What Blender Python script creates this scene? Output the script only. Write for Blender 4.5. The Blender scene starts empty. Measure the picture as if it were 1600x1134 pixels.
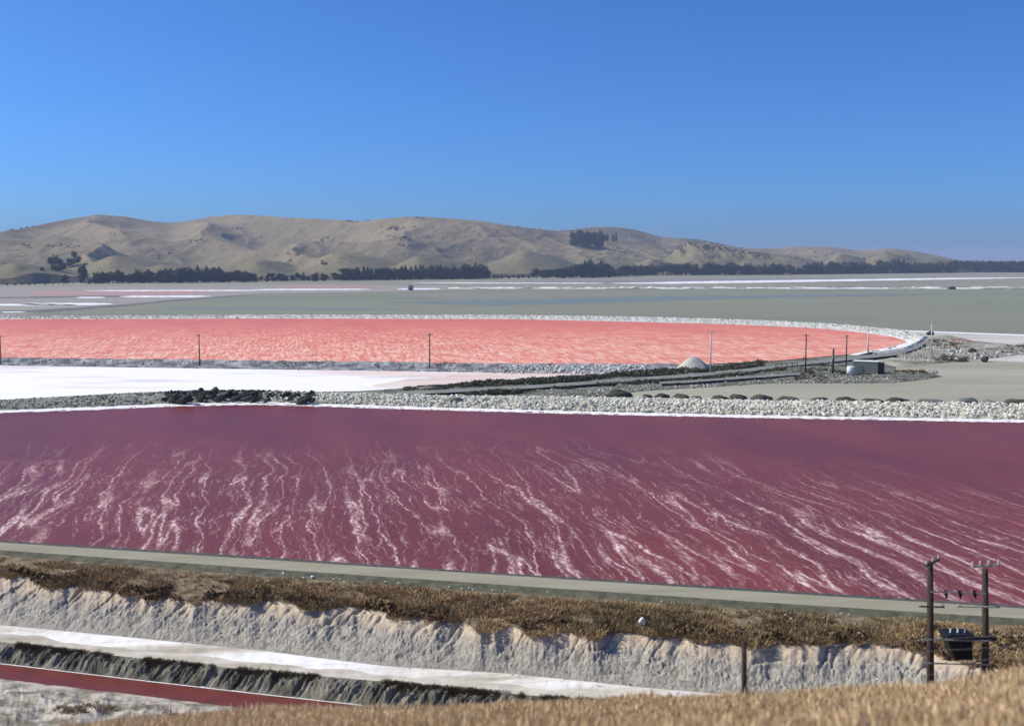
import bpy, bmesh, math, random
import numpy as np
from mathutils import Vector, Matrix

random.seed(7)
rng = np.random.default_rng(7)
SC = bpy.context.scene
COL = SC.collection
R = math.radians

# ------------------------------------------------------------------ camera
F = 1700.0                      # focal length in pixels of a 1600 px wide frame
H = 31.0                        # camera height above the ponds (m)
PITCH = math.atan(162.0 / F)    # looking slightly down
cam_d = bpy.data.cameras.new("camera")
cam = bpy.data.objects.new("camera", cam_d)
COL.objects.link(cam)
cam.location = (0, 0, H)
cam.rotation_euler = (R(90) - PITCH, 0, 0)
cam_d.sensor_width = 36.0
cam_d.lens = 36.0 * F / 1600.0
cam_d.clip_start = 0.5
cam_d.clip_end = 60000
cam_d.dof.use_dof = True
cam_d.dof.focus_distance = 260
cam_d.dof.aperture_fstop = 0.5
SC.camera = cam
SC.render.resolution_x, SC.render.resolution_y = 1024, 725

# ------------------------------------------------------------------ sky, sun, exposure
SUN_AZ = math.atan2(-0.98, 0.20)     # clockwise from +Y
SUN_EL = R(40)
world = bpy.data.worlds.new("World")
SC.world = world
world.use_nodes = True
wn = world.node_tree
bg = wn.nodes["Background"]
sky = wn.nodes.new("ShaderNodeTexSky")
sky.sky_type = 'NISHITA'
sky.sun_disc = False
sky.sun_elevation = SUN_EL
sky.sun_rotation = SUN_AZ
sky.altitude = 50
sky.air_density = 0.7
sky.dust_density = 1.0
sky.ozone_density = 8.0
# the camera's colour response: one even tint over the whole sky
hs = wn.nodes.new("ShaderNodeMix"); hs.data_type = 'RGBA'; hs.blend_type = 'MULTIPLY'
hs.inputs[0].default_value = 1.0
hs.inputs[7].default_value = (.60, 1.05, 1.50, 1)
wn.links.new(sky.outputs[0], hs.inputs[6])
wn.links.new(hs.outputs[2], bg.inputs[0])
bg.inputs[1].default_value = 0.10

sun_d = bpy.data.lights.new("sun", 'SUN')
sun_d.energy = 5.0
sun_d.angle = R(0.5)
sun_d.color = (1.0, 0.92, 0.74)
sun = bpy.data.objects.new("sun", sun_d)
COL.objects.link(sun)
SDIR = Vector((math.sin(SUN_AZ) * math.cos(SUN_EL), math.cos(SUN_AZ) * math.cos(SUN_EL), math.sin(SUN_EL)))
sun.rotation_euler = SDIR.to_track_quat('Z', 'Y').to_euler()

SC.view_settings.view_transform = 'Standard'
SC.view_settings.look = 'None'
SC.view_settings.exposure = 0.0
SC.view_settings.gamma = 1.0
SC.view_settings.use_curve_mapping = False
SC.render.engine = 'CYCLES'
SC.cycles.use_denoising = True
SC.cycles.max_bounces = 5
SC.cycles.volume_bounces = 0
SC.cycles.volume_step_rate = 4

# ------------------------------------------------------------------ helpers
CP, SP = math.cos(PITCH), math.sin(PITCH)


def ray(px, py):
    a = (np.asarray(px, float) - 800) / F
    b = (567 - np.asarray(py, float)) / F
    return a, b * SP + CP, b * CP - SP


def P(px, py, z=0.0):
    """point on the level z that the photograph shows at (px, py)"""
    dx, dy, dz = ray(px, py)
    t = (np.asarray(z, float) - H) / dz
    return dx * t, dy * t, z + 0 * t


def PD(px, py, D):
    """point at forward distance D that the photograph shows at (px, py)"""
    dx, dy, dz = ray(px, py)
    t = D / dy
    return dx * t, D + 0 * t, H + dz * t


def curve(pts, smooth=25):
    xs = np.array([p[0] for p in pts], float)
    ys = np.array([p[1] for p in pts], float)
    # extend linearly on both sides
    def f(px):
        px = np.asarray(px, float)
        def g(q):
            v = np.interp(q, xs, ys)
            v = np.where(q < xs[0], ys[0] + (q - xs[0]) * (ys[1] - ys[0]) / (xs[1] - xs[0]), v)
            v = np.where(q > xs[-1], ys[-1] + (q - xs[-1]) * (ys[-1] - ys[-2]) / (xs[-1] - xs[-2]), v)
            return v
        acc = 0
        for k, w in ((-1, .15), (-.5, .2), (0, .3), (.5, .2), (1, .15)):
            acc = acc + w * g(px + k * smooth)
        return acc
    return f


def _h(ix, iy, s):
    n = (ix.astype(np.int64) * 374761393 + iy.astype(np.int64) * 668265263 + s * 1442695041) & 0xFFFFFFFF
    n = ((n ^ (n >> 13)) * 1274126177) & 0xFFFFFFFF
    return ((n ^ (n >> 16)) & 0xFFFF) / 65535.0


def vnoise(x, y, s=0):
    x = np.asarray(x, float); y = np.asarray(y, float)
    x, y = np.broadcast_arrays(x, y)
    ix = np.floor(x); iy = np.floor(y)
    fx = x - ix; fy = y - iy
    fx = fx * fx * fx * (fx * (fx * 6 - 15) + 10); fy = fy * fy * fy * (fy * (fy * 6 - 15) + 10)
    a = _h(ix, iy, s); b = _h(ix + 1, iy, s); c = _h(ix, iy + 1, s); d = _h(ix + 1, iy + 1, s)
    return (a + (b - a) * fx) * (1 - fy) + (c + (d - c) * fx) * fy


def fbm(x, y, o=4, s=0, g=0.5):
    v = 0; a = 1; t = 0
    x = np.asarray(x, float); y = np.asarray(y, float)
    for k in range(o):
        v = v + a * vnoise(x, y, s + k * 17); t += a; a *= g
        x, y = x * 1.93 + y * 0.5 + 3.1, y * 1.93 - x * 0.5 + 7.7
    return v / t


def ridged(x, y, o=4, s=0, g=0.5):
    v = 0; a = 1; t = 0
    x = np.asarray(x, float); y = np.asarray(y, float)
    for k in range(o):
        v = v + a * (1 - np.abs(2 * vnoise(x, y, s + k * 13) - 1)); t += a; a *= g
        x, y = x * 2.03 + y * 0.3 + 1.7, y * 2.03 - x * 0.3 + 5.3
    return v / t


def tag(o, label=None, cat=None, group=None, kind=None):
    if label: o['label'] = label
    if cat: o['category'] = cat
    if group: o['group'] = group
    if kind: o['kind'] = kind
    return o


def mesh_np(name, V, T, smooth=False, mat=None, loops=3):
    """fast mesh from arrays; T is (n, loops) indices"""
    me = bpy.data.meshes.new(name)
    V = np.asarray(V, np.float32); T = np.asarray(T, np.int32)
    me.vertices.add(len(V)); me.vertices.foreach_set('co', V.ravel())
    me.loops.add(T.size); me.loops.foreach_set('vertex_index', T.ravel())
    me.polygons.add(len(T))
    me.polygons.foreach_set('loop_start', np.arange(len(T), dtype=np.int32) * loops)
    me.polygons.foreach_set('loop_total', np.full(len(T), loops, np.int32))
    me.polygons.foreach_set('use_smooth', np.full(len(T), smooth))
    me.update(calc_edges=True)
    me.validate()
    if mat: me.materials.append(mat)
    return me


def obj(name, me, parent=None, loc=(0, 0, 0)):
    o = bpy.data.objects.new(name, me)
    COL.objects.link(o)
    o.location = loc
    if parent: o.parent = parent
    return o


def empty(name, loc, rz=0):
    o = bpy.data.objects.new(name, None)
    COL.objects.link(o)
    o.location = loc
    o.rotation_euler = (0, 0, rz)
    o.empty_display_size = 0.3
    return o


def copy_tree(o, parent=None):
    c = o.copy()
    COL.objects.link(c)
    if parent: c.parent = parent
    for ch in list(o.children):
        copy_tree(ch, c)
    return c


def grid_mesh(name, X, Y, Z, mat, smooth=True):
    nu, nv = X.shape
    V = np.stack([X, Y, Z], -1).reshape(-1, 3)
    i = np.arange(nu - 1)[:, None] * nv + np.arange(nv - 1)[None, :]
    Q = np.stack([i, i + nv, i + nv + 1, i + 1], -1).reshape(-1, 4)
    # make the normals point up
    a = V[Q[len(Q) // 2, 1]] - V[Q[len(Q) // 2, 0]]
    b = V[Q[len(Q) // 2, 3]] - V[Q[len(Q) // 2, 0]]
    if a[0] * b[1] - a[1] * b[0] < 0:
        Q = Q[:, ::-1]
    return mesh_np(name, V, Q, smooth, mat, 4)


def band(name, A, zA, B, zB, px0, px1, nu, nv, mat, disp=None, prof=None, warp=None, smooth=True, ends=None):
    """strip of ground between two curves seen in the photograph, at heights zA (far edge) and zB (near edge)"""
    px = np.linspace(px0, px1, nu)
    fa = zA(px) if callable(zA) else zA + 0 * px
    fb = zB(px) if callable(zB) else zB + 0 * px
    ax, ay, az = P(px, A(px), fa)
    bx, by, bz = P(px, B(px), fb)
    v = np.linspace(0, 1, nv)[None, :]
    X = ax[:, None] * (1 - v) + bx[:, None] * v
    Y = ay[:, None] * (1 - v) + by[:, None] * v
    Z = az[:, None] * (1 - v) + bz[:, None] * v
    ef = 1.0
    if ends:
        ef = np.clip((px - px0) / ends[0], 0, 1)[:, None] * np.clip((px1 - px) / ends[1], 0, 1)[:, None]
        Z = .02 + (Z - .02) * ef
    if prof: Z = Z + prof(v) * ef
    if disp: Z = Z + disp(X, Y, v) * ef
    if warp:
        X, Y = warp(X, Y, v)
    o = obj(name, grid_mesh(name, X, Y, Z, mat, smooth))
    return o


def on_band(A, zA, B, zB, px, v):
    ax, ay, az = P(px, A(px), zA)
    bx, by, bz = P(px, B(px), zB)
    return ax * (1 - v) + bx * v, ay * (1 - v) + by * v, az * (1 - v) + bz * v


def scatter(name, templates, pos, scl, rot, mat, smooth=False, tilt=0.0, squash=None):
    """one joined mesh of many small copies; pos (n,3), scl (n,), rot (n,)"""
    VV, TT = [], []
    off = 0
    n = len(pos)
    which = rng.integers(0, len(templates), n)
    for k, (v, t) in enumerate(templates):
        idx = np.where(which == k)[0]
        if not len(idx): continue
        c, s = np.cos(rot[idx]), np.sin(rot[idx])
        sc = scl[idx]
        x = v[:, 0][None] * sc[:, None]; y = v[:, 1][None] * sc[:, None]; z = v[:, 2][None] * sc[:, None]
        if squash is not None: z = z * squash[idx][:, None]
        X = x * c[:, None] - y * s[:, None]
        Y = x * s[:, None] + y * c[:, None]
        if tilt:
            tx = rng.normal(0, tilt, len(idx))[:, None]; ty = rng.normal(0, tilt, len(idx))[:, None]
            X, z2 = X + tx * z, z - tx * X
            z = z2
            Y, z2 = Y + ty * z, z - ty * Y
            z = z2
        W = np.stack([X, Y, z], -1) + pos[idx][:, None, :]
        VV.append(W.reshape(-1, 3))
        TT.append((t[None] + (np.arange(len(idx)) * len(v))[:, None, None] + off).reshape(-1, 3))
        off += len(idx) * len(v)
    return obj(name, mesh_np(name, np.concatenate(VV), np.concatenate(TT), smooth, mat))


def ico(sub=1):
    bm = bmesh.new()
    bmesh.ops.create_icosphere(bm, subdivisions=sub, radius=1)
    bmesh.ops.triangulate(bm, faces=bm.faces)
    v = np.array([p.co[:] for p in bm.verts]); bm.verts.index_update()
    t = np.array([[q.index for q in f.verts] for f in bm.faces])
    bm.free()
    return v, t


def rock_tpl(sub=1, amp=0.3, flat=0.65, seed=0):
    r = np.random.default_rng(seed)
    v, t = ico(sub)
    v = v * (1 + r.uniform(-amp, amp, (len(v), 1)))
    # cut a few flat facets
    for _ in range(4):
        n = r.normal(size=3); n /= np.linalg.norm(n)
        d = v @ n - 0.72
        v = v - np.clip(d, 0, None)[:, None] * n
    v = v * np.array([1, r.uniform(.65, .95), flat])
    return v, t


ROCKS = [rock_tpl(1, .25, .7, s) for s in range(7)]
PEBBLES = [rock_tpl(0 + 1, .25, .7, 30 + s) for s in range(3)]

# ------------------------------------------------------------------ materials


class M:
    def __init__(s, name, rough=0.9, spec=0.2):
        s.m = bpy.data.materials.new(name)
        s.m.use_nodes = True
        s.n = s.m.node_tree.nodes
        s.l = s.m.node_tree.links
        s.b = s.n["Principled BSDF"]
        s.b.inputs["Roughness"].default_value = rough
        s.b.inputs["Specular IOR Level"].default_value = spec
        s.tc = s.n.new("ShaderNodeTexCoord").outputs["Object"]

    def world(s):
        g = s.n.new("ShaderNodeNewGeometry")
        s.tc = g.outputs["Position"]
        return s

    def map(s, scale=(1, 1, 1), rz=0.0, vec=None):
        n = s.n.new("ShaderNodeMapping")
        n.vector_type = 'TEXTURE' if False else 'POINT'
        r = s.n.new("ShaderNodeMapping")
        r.inputs["Rotation"].default_value = (0, 0, rz)
        s.l.new(vec or s.tc, r.inputs["Vector"])
        n.inputs["Scale"].default_value = scale
        s.l.new(r.outputs[0], n.inputs["Vector"])
        return n.outputs[0]

    def noise(s, scale=1, detail=4, rough=0.5, vec=None, dist=0.0):
        n = s.n.new("ShaderNodeTexNoise")
        n.inputs["Scale"].default_value = scale
        n.inputs["Detail"].default_value = detail
        n.inputs["Roughness"].default_value = rough
        n.inputs["Distortion"].default_value = dist
        s.l.new(vec or s.tc, n.inputs["Vector"])
        return n

    def ramp(s, fac, stops, inter='LINEAR'):
        r = s.n.new("ShaderNodeValToRGB")
        cr = r.color_ramp
        cr.interpolation = inter
        while len(cr.elements) < len(stops): cr.elements.new(0.5)
        for e, (p, c) in zip(cr.elements, stops):
            e.position = p
            e.color = (c[0], c[1], c[2], 1) if not isinstance(c, (int, float)) else (c, c, c, 1)
        s.l.new(fac, r.inputs[0])
        return r.outputs[0]

    def math(s, op, a, b=None, c=None, clamp=False):
        n = s.n.new("ShaderNodeMath"); n.operation = op; n.use_clamp = clamp
        for i, q in enumerate((a, b, c)):
            if q is None: continue
            if isinstance(q, (int, float)): n.inputs[i].default_value = q
            else: s.l.new(q, n.inputs[i])
        return n.outputs[0]

    def mix(s, fac, a, b, kind='MIX'):
        n = s.n.new("ShaderNodeMix"); n.data_type = 'RGBA'; n.blend_type = kind
        for i, q in ((0, fac), (6, a), (7, b)):
            if isinstance(q, (int, float)): n.inputs[i].default_value = q
            elif isinstance(q, tuple): n.inputs[i].default_value = (*q, 1)
            else: s.l.new(q, n.inputs[i])
        return n.outputs[2]

    def color(s, c):
        if isinstance(c, tuple): s.b.inputs["Base Color"].default_value = (*c, 1)
        else: s.l.new(c, s.b.inputs["Base Color"])
        return s

    def bump(s, h, strength=0.3, dist=0.1):
        n = s.n.new("ShaderNodeBump")
        n.inputs["Strength"].default_value = strength
        n.inputs["Distance"].default_value = dist
        s.l.new(h, n.inputs["Height"])
        s.l.new(n.outputs[0], s.b.inputs["Normal"])
        return s

    def sep(s, vec=None):
        n = s.n.new("ShaderNodeSeparateXYZ")
        s.l.new(vec or s.tc, n.inputs[0])
        return n.outputs


def simple(name, c1, c2, scale=1, rough=0.9, spec=0.2, stretch=(1, 1, 1), bump=0.0, lo=.35, hi=.65, detail=6, world=True, bd=0.1):
    m = M(name, rough, spec)
    if world: m.world()
    v = m.map(stretch)
    n = m.noise(scale, detail, .6, v)
    m.color(m.ramp(n.outputs[0], [(lo, c1), (hi, c2)]))
    if bump: m.bump(n.outputs[0], bump, bd)
    return m.m


def obj_random(name, c1, c2, rough=0.9, spec=0.2, scale=3, amt=.5):
    """colour that differs from one object to the next and is mottled on each"""
    m = M(name, rough, spec).world()
    oi = m.n.new("ShaderNodeObjectInfo")
    base = m.mix(oi.outputs["Random"], c1, c2)
    n = m.noise(scale, 5, .65)
    dark = m.ramp(n.outputs[0], [(.3, 1 - amt), (.7, 1.0)])
    m.color(m.mix(1.0, base, dark, 'MULTIPLY'))
    m.bump(n.outputs[0], .5, .05)
    return m.m


def island_random(name, stops, rough=0.9, spec=0.15, bump=0):
    """colour that differs from one stone or tuft of a joined mass to the next"""
    m = M(name, rough, spec).world()
    g = m.n.new("ShaderNodeNewGeometry")
    big = m.noise(.12, 3, .6)
    f = m.math('ADD', m.math('MULTIPLY', g.outputs["Random Per Island"], .6), m.math('MULTIPLY', big.outputs[0], .4))
    m.color(m.ramp(f, stops))
    if bump:
        n = m.noise(6, 4, .6); m.bump(n.outputs[0], bump, .05)
    return m.m


# --- waters
def brine(name, deep, clear, foamc, streak_scale, streak_len, width, foam_amt, fade, breakup, spec=.25, wig=(9, 3.4), ripple=.5, vby=.5):
    m = M(name, .3, spec).world()
    rz = math.atan(.2) * -1.0
    warpn = m.noise(.045, 2, .5)
    warp = m.n.new("ShaderNodeVectorMath"); warp.operation = 'MULTIPLY_ADD'
    m.l.new(warpn.outputs["Color"], warp.inputs[0])
    warp.inputs[1].default_value = (wig[0], wig[0], 0)
    m.l.new(m.tc, warp.inputs[2])
    w2n = m.noise(.35, 3, .6)
    w2 = m.n.new("ShaderNodeVectorMath"); w2.operation = 'MULTIPLY_ADD'
    m.l.new(w2n.outputs["Color"], w2.inputs[0])
    w2.inputs[1].default_value = (wig[1], wig[1], 0)
    m.l.new(warp.outputs[0], w2.inputs[2])
    v = m.map((1, streak_len, 1), rz, w2.outputs[0])
    st = m.noise(streak_scale, 1.6, .5, v)
    d = m.math('ABSOLUTE', m.math('SUBTRACT', st.outputs[0], .5))
    line = m.ramp(d, [(0.0, 1.0), (width, .5), (width * 2.4, 0.0)])
    st2 = m.noise(streak_scale * 2.7, 3, .6, v)
    d2 = m.math('ABSOLUTE', m.math('SUBTRACT', st2.outputs[0], .5))
    line2 = m.ramp(d2, [(0.0, .55), (width * 2.4, 0.0)])
    vb = m.map((1, vby, 1), rz)
    br = m.noise(breakup, 5, .75, vb)
    brk = m.ramp(br.outputs[0], [(.41, 0.0), (.58, 1.0)])
    pat = m.noise(.09, 3, .6)
    patch = m.ramp(pat.outputs[0], [(.34, .35), (.60, 1.0)])
    # foam in lines, plus a fine speckle of foam round them
    f = m.math('ADD', m.math('MULTIPLY', line, m.math('ADD', m.math('MULTIPLY', brk, .94), .06)), m.math('MULTIPLY', line2, brk))
    sp = m.noise(breakup * 1.4, 6, .85, vb)
    speck = m.math('MULTIPLY', m.ramp(sp.outputs[0], [(.5, 0.0), (.68, .52)]), m.ramp(d, [(0.0, 1.0), (width * 7, .24)]))
    f = m.math('ADD', f, speck)
    f = m.math('MULTIPLY', f, patch)
    if fade:
        x, y, _ = m.sep()
        # foam dies out towards the lee shore
        wob = m.math('MULTIPLY', m.noise(.03, 3, .6).outputs[0], 36)
        lim = m.math('ADD', m.math('ADD', y, m.math('MULTIPLY', m.math('MAXIMUM', m.math('SUBTRACT', x, 15), 0), fade[2])), wob)
        g = m.n.new("ShaderNodeMapRange"); g.interpolation_type = 'SMOOTHSTEP'
        m.l.new(lim, g.inputs[0])
        g.inputs[1].default_value = fade[0]; g.inputs[2].default_value = fade[1]
        g.inputs[3].default_value = 1.0; g.inputs[4].default_value = 0.0
        f = m.math('MULTIPLY', f, g.outputs[0])
    f = m.math('MULTIPLY', f, foam_amt, clamp=True)
    tint = m.noise(.05, 4, .6, m.map((1, .3, 1), rz))
    base = m.ramp(tint.outputs[0], [(.35, deep), (.65, clear)])
    m.color(m.mix(f, base, foamc))
    rip = m.noise(1.6, 5, .6, m.map((1, .45, 1), rz))
    m.bump(rip.outputs[0], ripple, .12)
    rg = m.math('ADD', m.math('MULTIPLY', f, .5), .35)
    m.l.new(rg, m.b.inputs["Roughness"])
    return m.m


MAT = {}
MAT['maroon'] = brine("maroon_brine", (.158, .036, .031), (.215, .046, .036), (.86, .64, .64), .25, .075, .0100, 1.0, (146, 212, .62), 2.6, spec=.06, wig=(7, 1.25), vby=.35)
MAT['coral'] = brine("coral_brine", (.74, .165, .085), (.80, .20, .105), (.88, .55, .44), .5, .06, .080, 1.25, (340, 585, 0.0), 1.1, spec=.06, wig=(3, .9), ripple=.3, vby=.1)
MAT['canal'] = simple("canal_brine", (.15, .038, .030), (.19, .05, .038), .5, .3, .12, bump=.15)
MAT['white_pond'] = None


def mk_white_pond():
    m = M("salt_crust_pond", .8, .2).world()
    n = m.noise(.012, 5, .6, m.map((.35, 1.2, 1)))
    c = m.ramp(n.outputs[0], [(.36, (.80, .60, .54)), (.46, (.95, .92, .91)), (.9, (.95, .93, .93))])
    g = m.noise(.05, 5, .65, m.map((.5, 2.2, 1)))
    gm = m.ramp(g.outputs[0], [(.54, 0.0), (.70, .7)])
    m.color(m.mix(gm, c, (.62, .58, .60)))
    return m.m


MAT['white_pond'] = mk_white_pond()
MAT['rim'] = simple("white_salt_rim", (.80, .78, .78), (.95, .93, .92), .6, .8, .2)
MAT['pink_flat'] = simple("pink_salt_flat", (.66, .46, .38), (.85, .76, .72), .04, .85, stretch=(.3, 2, 1))


def mk_mud():
    m = M("grey_mud", .8, .1).world()
    n = m.noise(.006, 5, .6, m.map((.35, 1.6, 1)))
    c = m.ramp(n.outputs[0], [(.32, (.22, .235, .175)), (.5, (.245, .255, .19)), (.68, (.27, .27, .195))])
    n2 = m.noise(.05, 5, .7, m.map((.3, 1.5, 1)))
    c = m.mix(m.ramp(n2.outputs[0], [(.45, 0.0), (.75, .5)]), c, (.18, .205, .165))
    m.color(c)
    return m.m


MAT['mud'] = mk_mud()
MAT['olive'] = simple("brown_shallow_mud", (.235, .225, .165), (.275, .27, .22), .03, .7, stretch=(.3, 1, 1))
MAT['pale_mud'] = simple("pale_olive_mud", (.30, .29, .21), (.45, .435, .335), .03, .8, stretch=(.25, 1.3, 1), lo=.3, hi=.7)
MAT['blue_water'] = simple("shallow_blue_water", (.185, .225, .215), (.21, .24, .21), .03, .5, .15)
MAT['left_flat'] = simple("pinkish_grey_flat", (.29, .27, .245), (.40, .345, .31), .012, .8, stretch=(.2, 2.5, 1), lo=.3, hi=.7)
MAT['pink_far'] = simple("far_pink_pond", (.50, .26, .24), (.42, .30, .28), .02, .8, stretch=(.3, 1, 1))
MAT['far_salt'] = simple("far_salt_crust", (.80, .80, .82), (.95, .95, .95), .03, .8)
MAT['far_dark'] = simple("far_dark_bank", (.12, .12, .13), (.20, .20, .19), .03, .9)
MAT['mauve'] = simple("far_mauve_pond", (.25, .225, .235), (.29, .27, .26), .01, .7)
MAT['plain'] = simple("pale_olive_plain", (.24, .235, .18), (.33, .31, .24), .01, .9, stretch=(.3, 1, 1))
MAT['bank_grey'] = simple("grey_dike_earth", (.10, .10, .095), (.30, .30, .28), .35, .95, bump=.5, detail=8, bd=.4)
MAT['bank_mix'] = simple("salted_dike_earth", (.10, .105, .115), (.42, .42, .44), .22, .95, bump=.5, lo=.38, hi=.66, detail=8, bd=.4)
MAT['bank_green'] = simple("grey_green_dike_earth", (.14, .15, .11), (.40, .40, .33), .7, .95, bump=.6, lo=.35, hi=.7, detail=8, bd=.4)
MAT['rubble_bed'] = simple("pale_rubble_bed", (.26, .25, .19), (.72, .70, .60), .35, .95, bump=.8, detail=8, bd=.3)
MAT['rubble'] = island_random("pale_rubble", [(.2, (.46, .45, .37)), (.5, (.66, .64, .53)), (.8, (.80, .77, .66))], bump=.4)
MAT['rubble_salt'] = island_random("salted_rubble", [(.2, (.45, .45, .40)), (.5, (.68, .67, .62)), (.8, (.82, .80, .76))])
MAT['rubble_mid'] = island_random("mixed_grey_rubble", [(.25, (.10, .10, .08)), (.5, (.30, .30, .27)), (.8, (.60, .585, .53))])
MAT['track'] = simple("grey_gravel_track", (.19, .19, .175), (.27, .27, .25), .3, .95)
MAT['peninsula'] = simple("peninsula_earth", (.10, .10, .075), (.22, .215, .17), .12, .95, bump=.5, detail=8, bd=.3)
MAT['veg_dark'] = island_random("dark_saltbush", [(.2, (.055, .055, .028)), (.6, (.12, .115, .065)), (.85, (.24, .21, .12))])
MAT['veg_brown'] = island_random("rusty_scrub", [(.2, (.10, .055, .025)), (.6, (.19, .12, .05)), (.85, (.28, .20, .10))])
MAT['black_clod'] = obj_random("black_earth", (.018, .02, .017), (.06, .062, .055), scale=1.2)
MAT['grey_clod'] = obj_random("grey_broken_slab", (.10, .11, .10), (.20, .21, .19), scale=1.2)
MAT['mound'] = obj_random("dark_grey_spoil", (.07, .072, .05), (.12, .12, .09), scale=.9)
MAT['mound_pale'] = obj_random("grey_spoil", (.20, .215, .20), (.26, .27, .25), scale=.9)
MAT['boulder'] = obj_random("olive_boulder", (.25, .235, .17), (.27, .25, .19), scale=1)
MAT['rock'] = obj_random("pale_rock", (.45, .44, .38), (.72, .68, .60), scale=2.5, amt=.35)
MAT['pile'] = simple("pale_grit", (.44, .44, .38), (.54, .53, .46), 1.5, .95, bump=.3)

# near ground


def mk_road():
    m = M("gravel_road", .95, .15).world()
    n = m.noise(.5, 6, .6, m.map((.12, 1.2, 1), -.12))
    n2 = m.noise(9, 3, .6)
    c = m.ramp(n.outputs[0], [(.3, (.29, .265, .19)), (.7, (.39, .36, .275))])
    m.color(m.mix(m.ramp(n2.outputs[0], [(.4, 0.0), (.75, .25)]), c, (.25, .24, .2)))
    return m.m


MAT['road'] = mk_road()
MAT['verge'] = simple("grey_green_verge", (.07, .075, .055), (.15, .145, .10), 1.1, .95, bump=.4, detail=8)
MAT['shore'] = simple("dark_shore_edge", (.05, .06, .055), (.12, .12, .10), 1.5, .9, bump=.3)
MAT['scrub_soil'] = simple("scrub_soil", (.13, .095, .055), (.30, .235, .15), .8, .95, bump=.5, detail=8)


def mk_eroded():
    m = M("eroded_salty_bank", .95, .15).world()
    n = m.noise(.35, 8, .65)
    n2 = m.noise(1.8, 7, .75)
    x, y, z = m.sep()
    zz = m.math('ADD', z, m.math('MULTIPLY', m.math('SUBTRACT', n.outputs[0], .5), 1.3))
    g = m.n.new("ShaderNodeMapRange"); m.l.new(zz, g.inputs[0])
    g.inputs[1].default_value = -1.1; g.inputs[2].default_value = -.35
    low = m.ramp(n2.outputs[0], [(.32, (.24, .22, .18)), (.5, (.40, .37, .315)), (.7, (.58, .535, .475))])
    top = m.ramp(n2.outputs[0], [(.3, (.44, .33, .23)), (.55, (.60, .495, .38)), (.8, (.74, .64, .52))])
    c = m.mix(g.outputs[0], low, top)
    n3 = m.noise(.9, 5, .7)
    m.color(m.mix(m.ramp(n3.outputs[0], [(.58, 0.0), (.72, .5)]), c, (.20, .19, .16)))
    m.bump(n2.outputs[0], .8, .25)
    return m.m


MAT['eroded'] = mk_eroded()


def mk_saltflat():
    m = M("salt_flat_strip", .85, .2).world()
    n = m.noise(.3, 6, .65, m.map((.15, 1.3, 1), -.12))
    m.color(m.ramp(n.outputs[0], [(.34, (.46, .41, .33)), (.46, (.72, .67, .60)), (.58, (.90, .88, .88))]))
    n2 = m.noise(2, 6, .7); m.bump(n2.outputs[0], .4, .08)
    return m.m


MAT['saltflat'] = mk_saltflat()
MAT['saltflat_dull'] = simple("dull_salt_flat", (.42, .37, .29), (.66, .61, .53), .5, .9, stretch=(.2, 1.2, 1), bump=.3)
MAT['canal_bank'] = simple("dark_shaded_bank", (.05, .046, .032), (.30, .28, .22), .75, .9, stretch=(1.3, .5, .5), bump=.9, lo=.36, hi=.66, detail=8, bd=.4)  # dark tones put the shade of this camera-facing bank into the colour
MAT['lower_bank'] = simple("salty_lower_bank", (.20, .18, .135), (.52, .465, .40), .6, .9, bump=.7, lo=.40, hi=.56, detail=9, bd=.3)
MAT['hill_soil'] = simple("dry_hillside_soil", (.20, .125, .06), (.36, .24, .13), .8, .95, bump=.5)
MAT['grass'] = island_random("dry_golden_grass", [(.15, (.40, .27, .14)), (.45, (.64, .465, .27)), (.8, (.86, .69, .45))], spec=.25)
MAT['scrub'] = island_random("brown_saltmarsh_scrub", [(.22, (.17, .105, .045)), (.42, (.42, .28, .14)), (.6, (.56, .41, .24)), (.78, (.40, .31, .15))])
MAT['scrub_green'] = island_random("olive_saltmarsh_scrub", [(.2, (.14, .10, .045)), (.6, (.34, .25, .13)), (.85, (.44, .35, .19))])

# ------------------------------------------------------------------ pixel curves of the photograph's bands (x, y)
pool_top = curve([(-400, 672), (0, 645), (150, 640), (260, 635), (400, 632), (500, 635), (700, 641), (1000, 649), (1200, 653), (1600, 660), (2000, 668)])
pool_bot = curve([(-400, 818), (0, 844), (400, 869), (800, 896), (1200, 921), (1600, 946), (2000, 972)])
road_top = curve([(-400, 820), (0, 847), (400, 873), (800, 899), (1200, 925), (1600, 950), (2000, 975)])
road_bot = curve([(-400, 831), (0, 859), (400, 887), (800, 914), (1200, 941), (1600, 966), (2000, 991)])
verge_bot = curve([(-400, 838), (0, 867), (400, 899), (800, 927), (1200, 953), (1600, 978), (2000, 1003)])
_sb = curve([(-400, 868), (0, 897), (100, 912), (200, 930), (400, 940), (600, 957), (800, 985), (1000, 993), (1150, 1005), (1300, 1003), (1440, 1010), (1500, 1040), (1600, 1052), (2000, 1060)])


def scrub_bot(px):
    px = np.asarray(px, float)
    return _sb(px) + (fbm(px / 42, 0 * px, 4, 5) - .5) * 26


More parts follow.
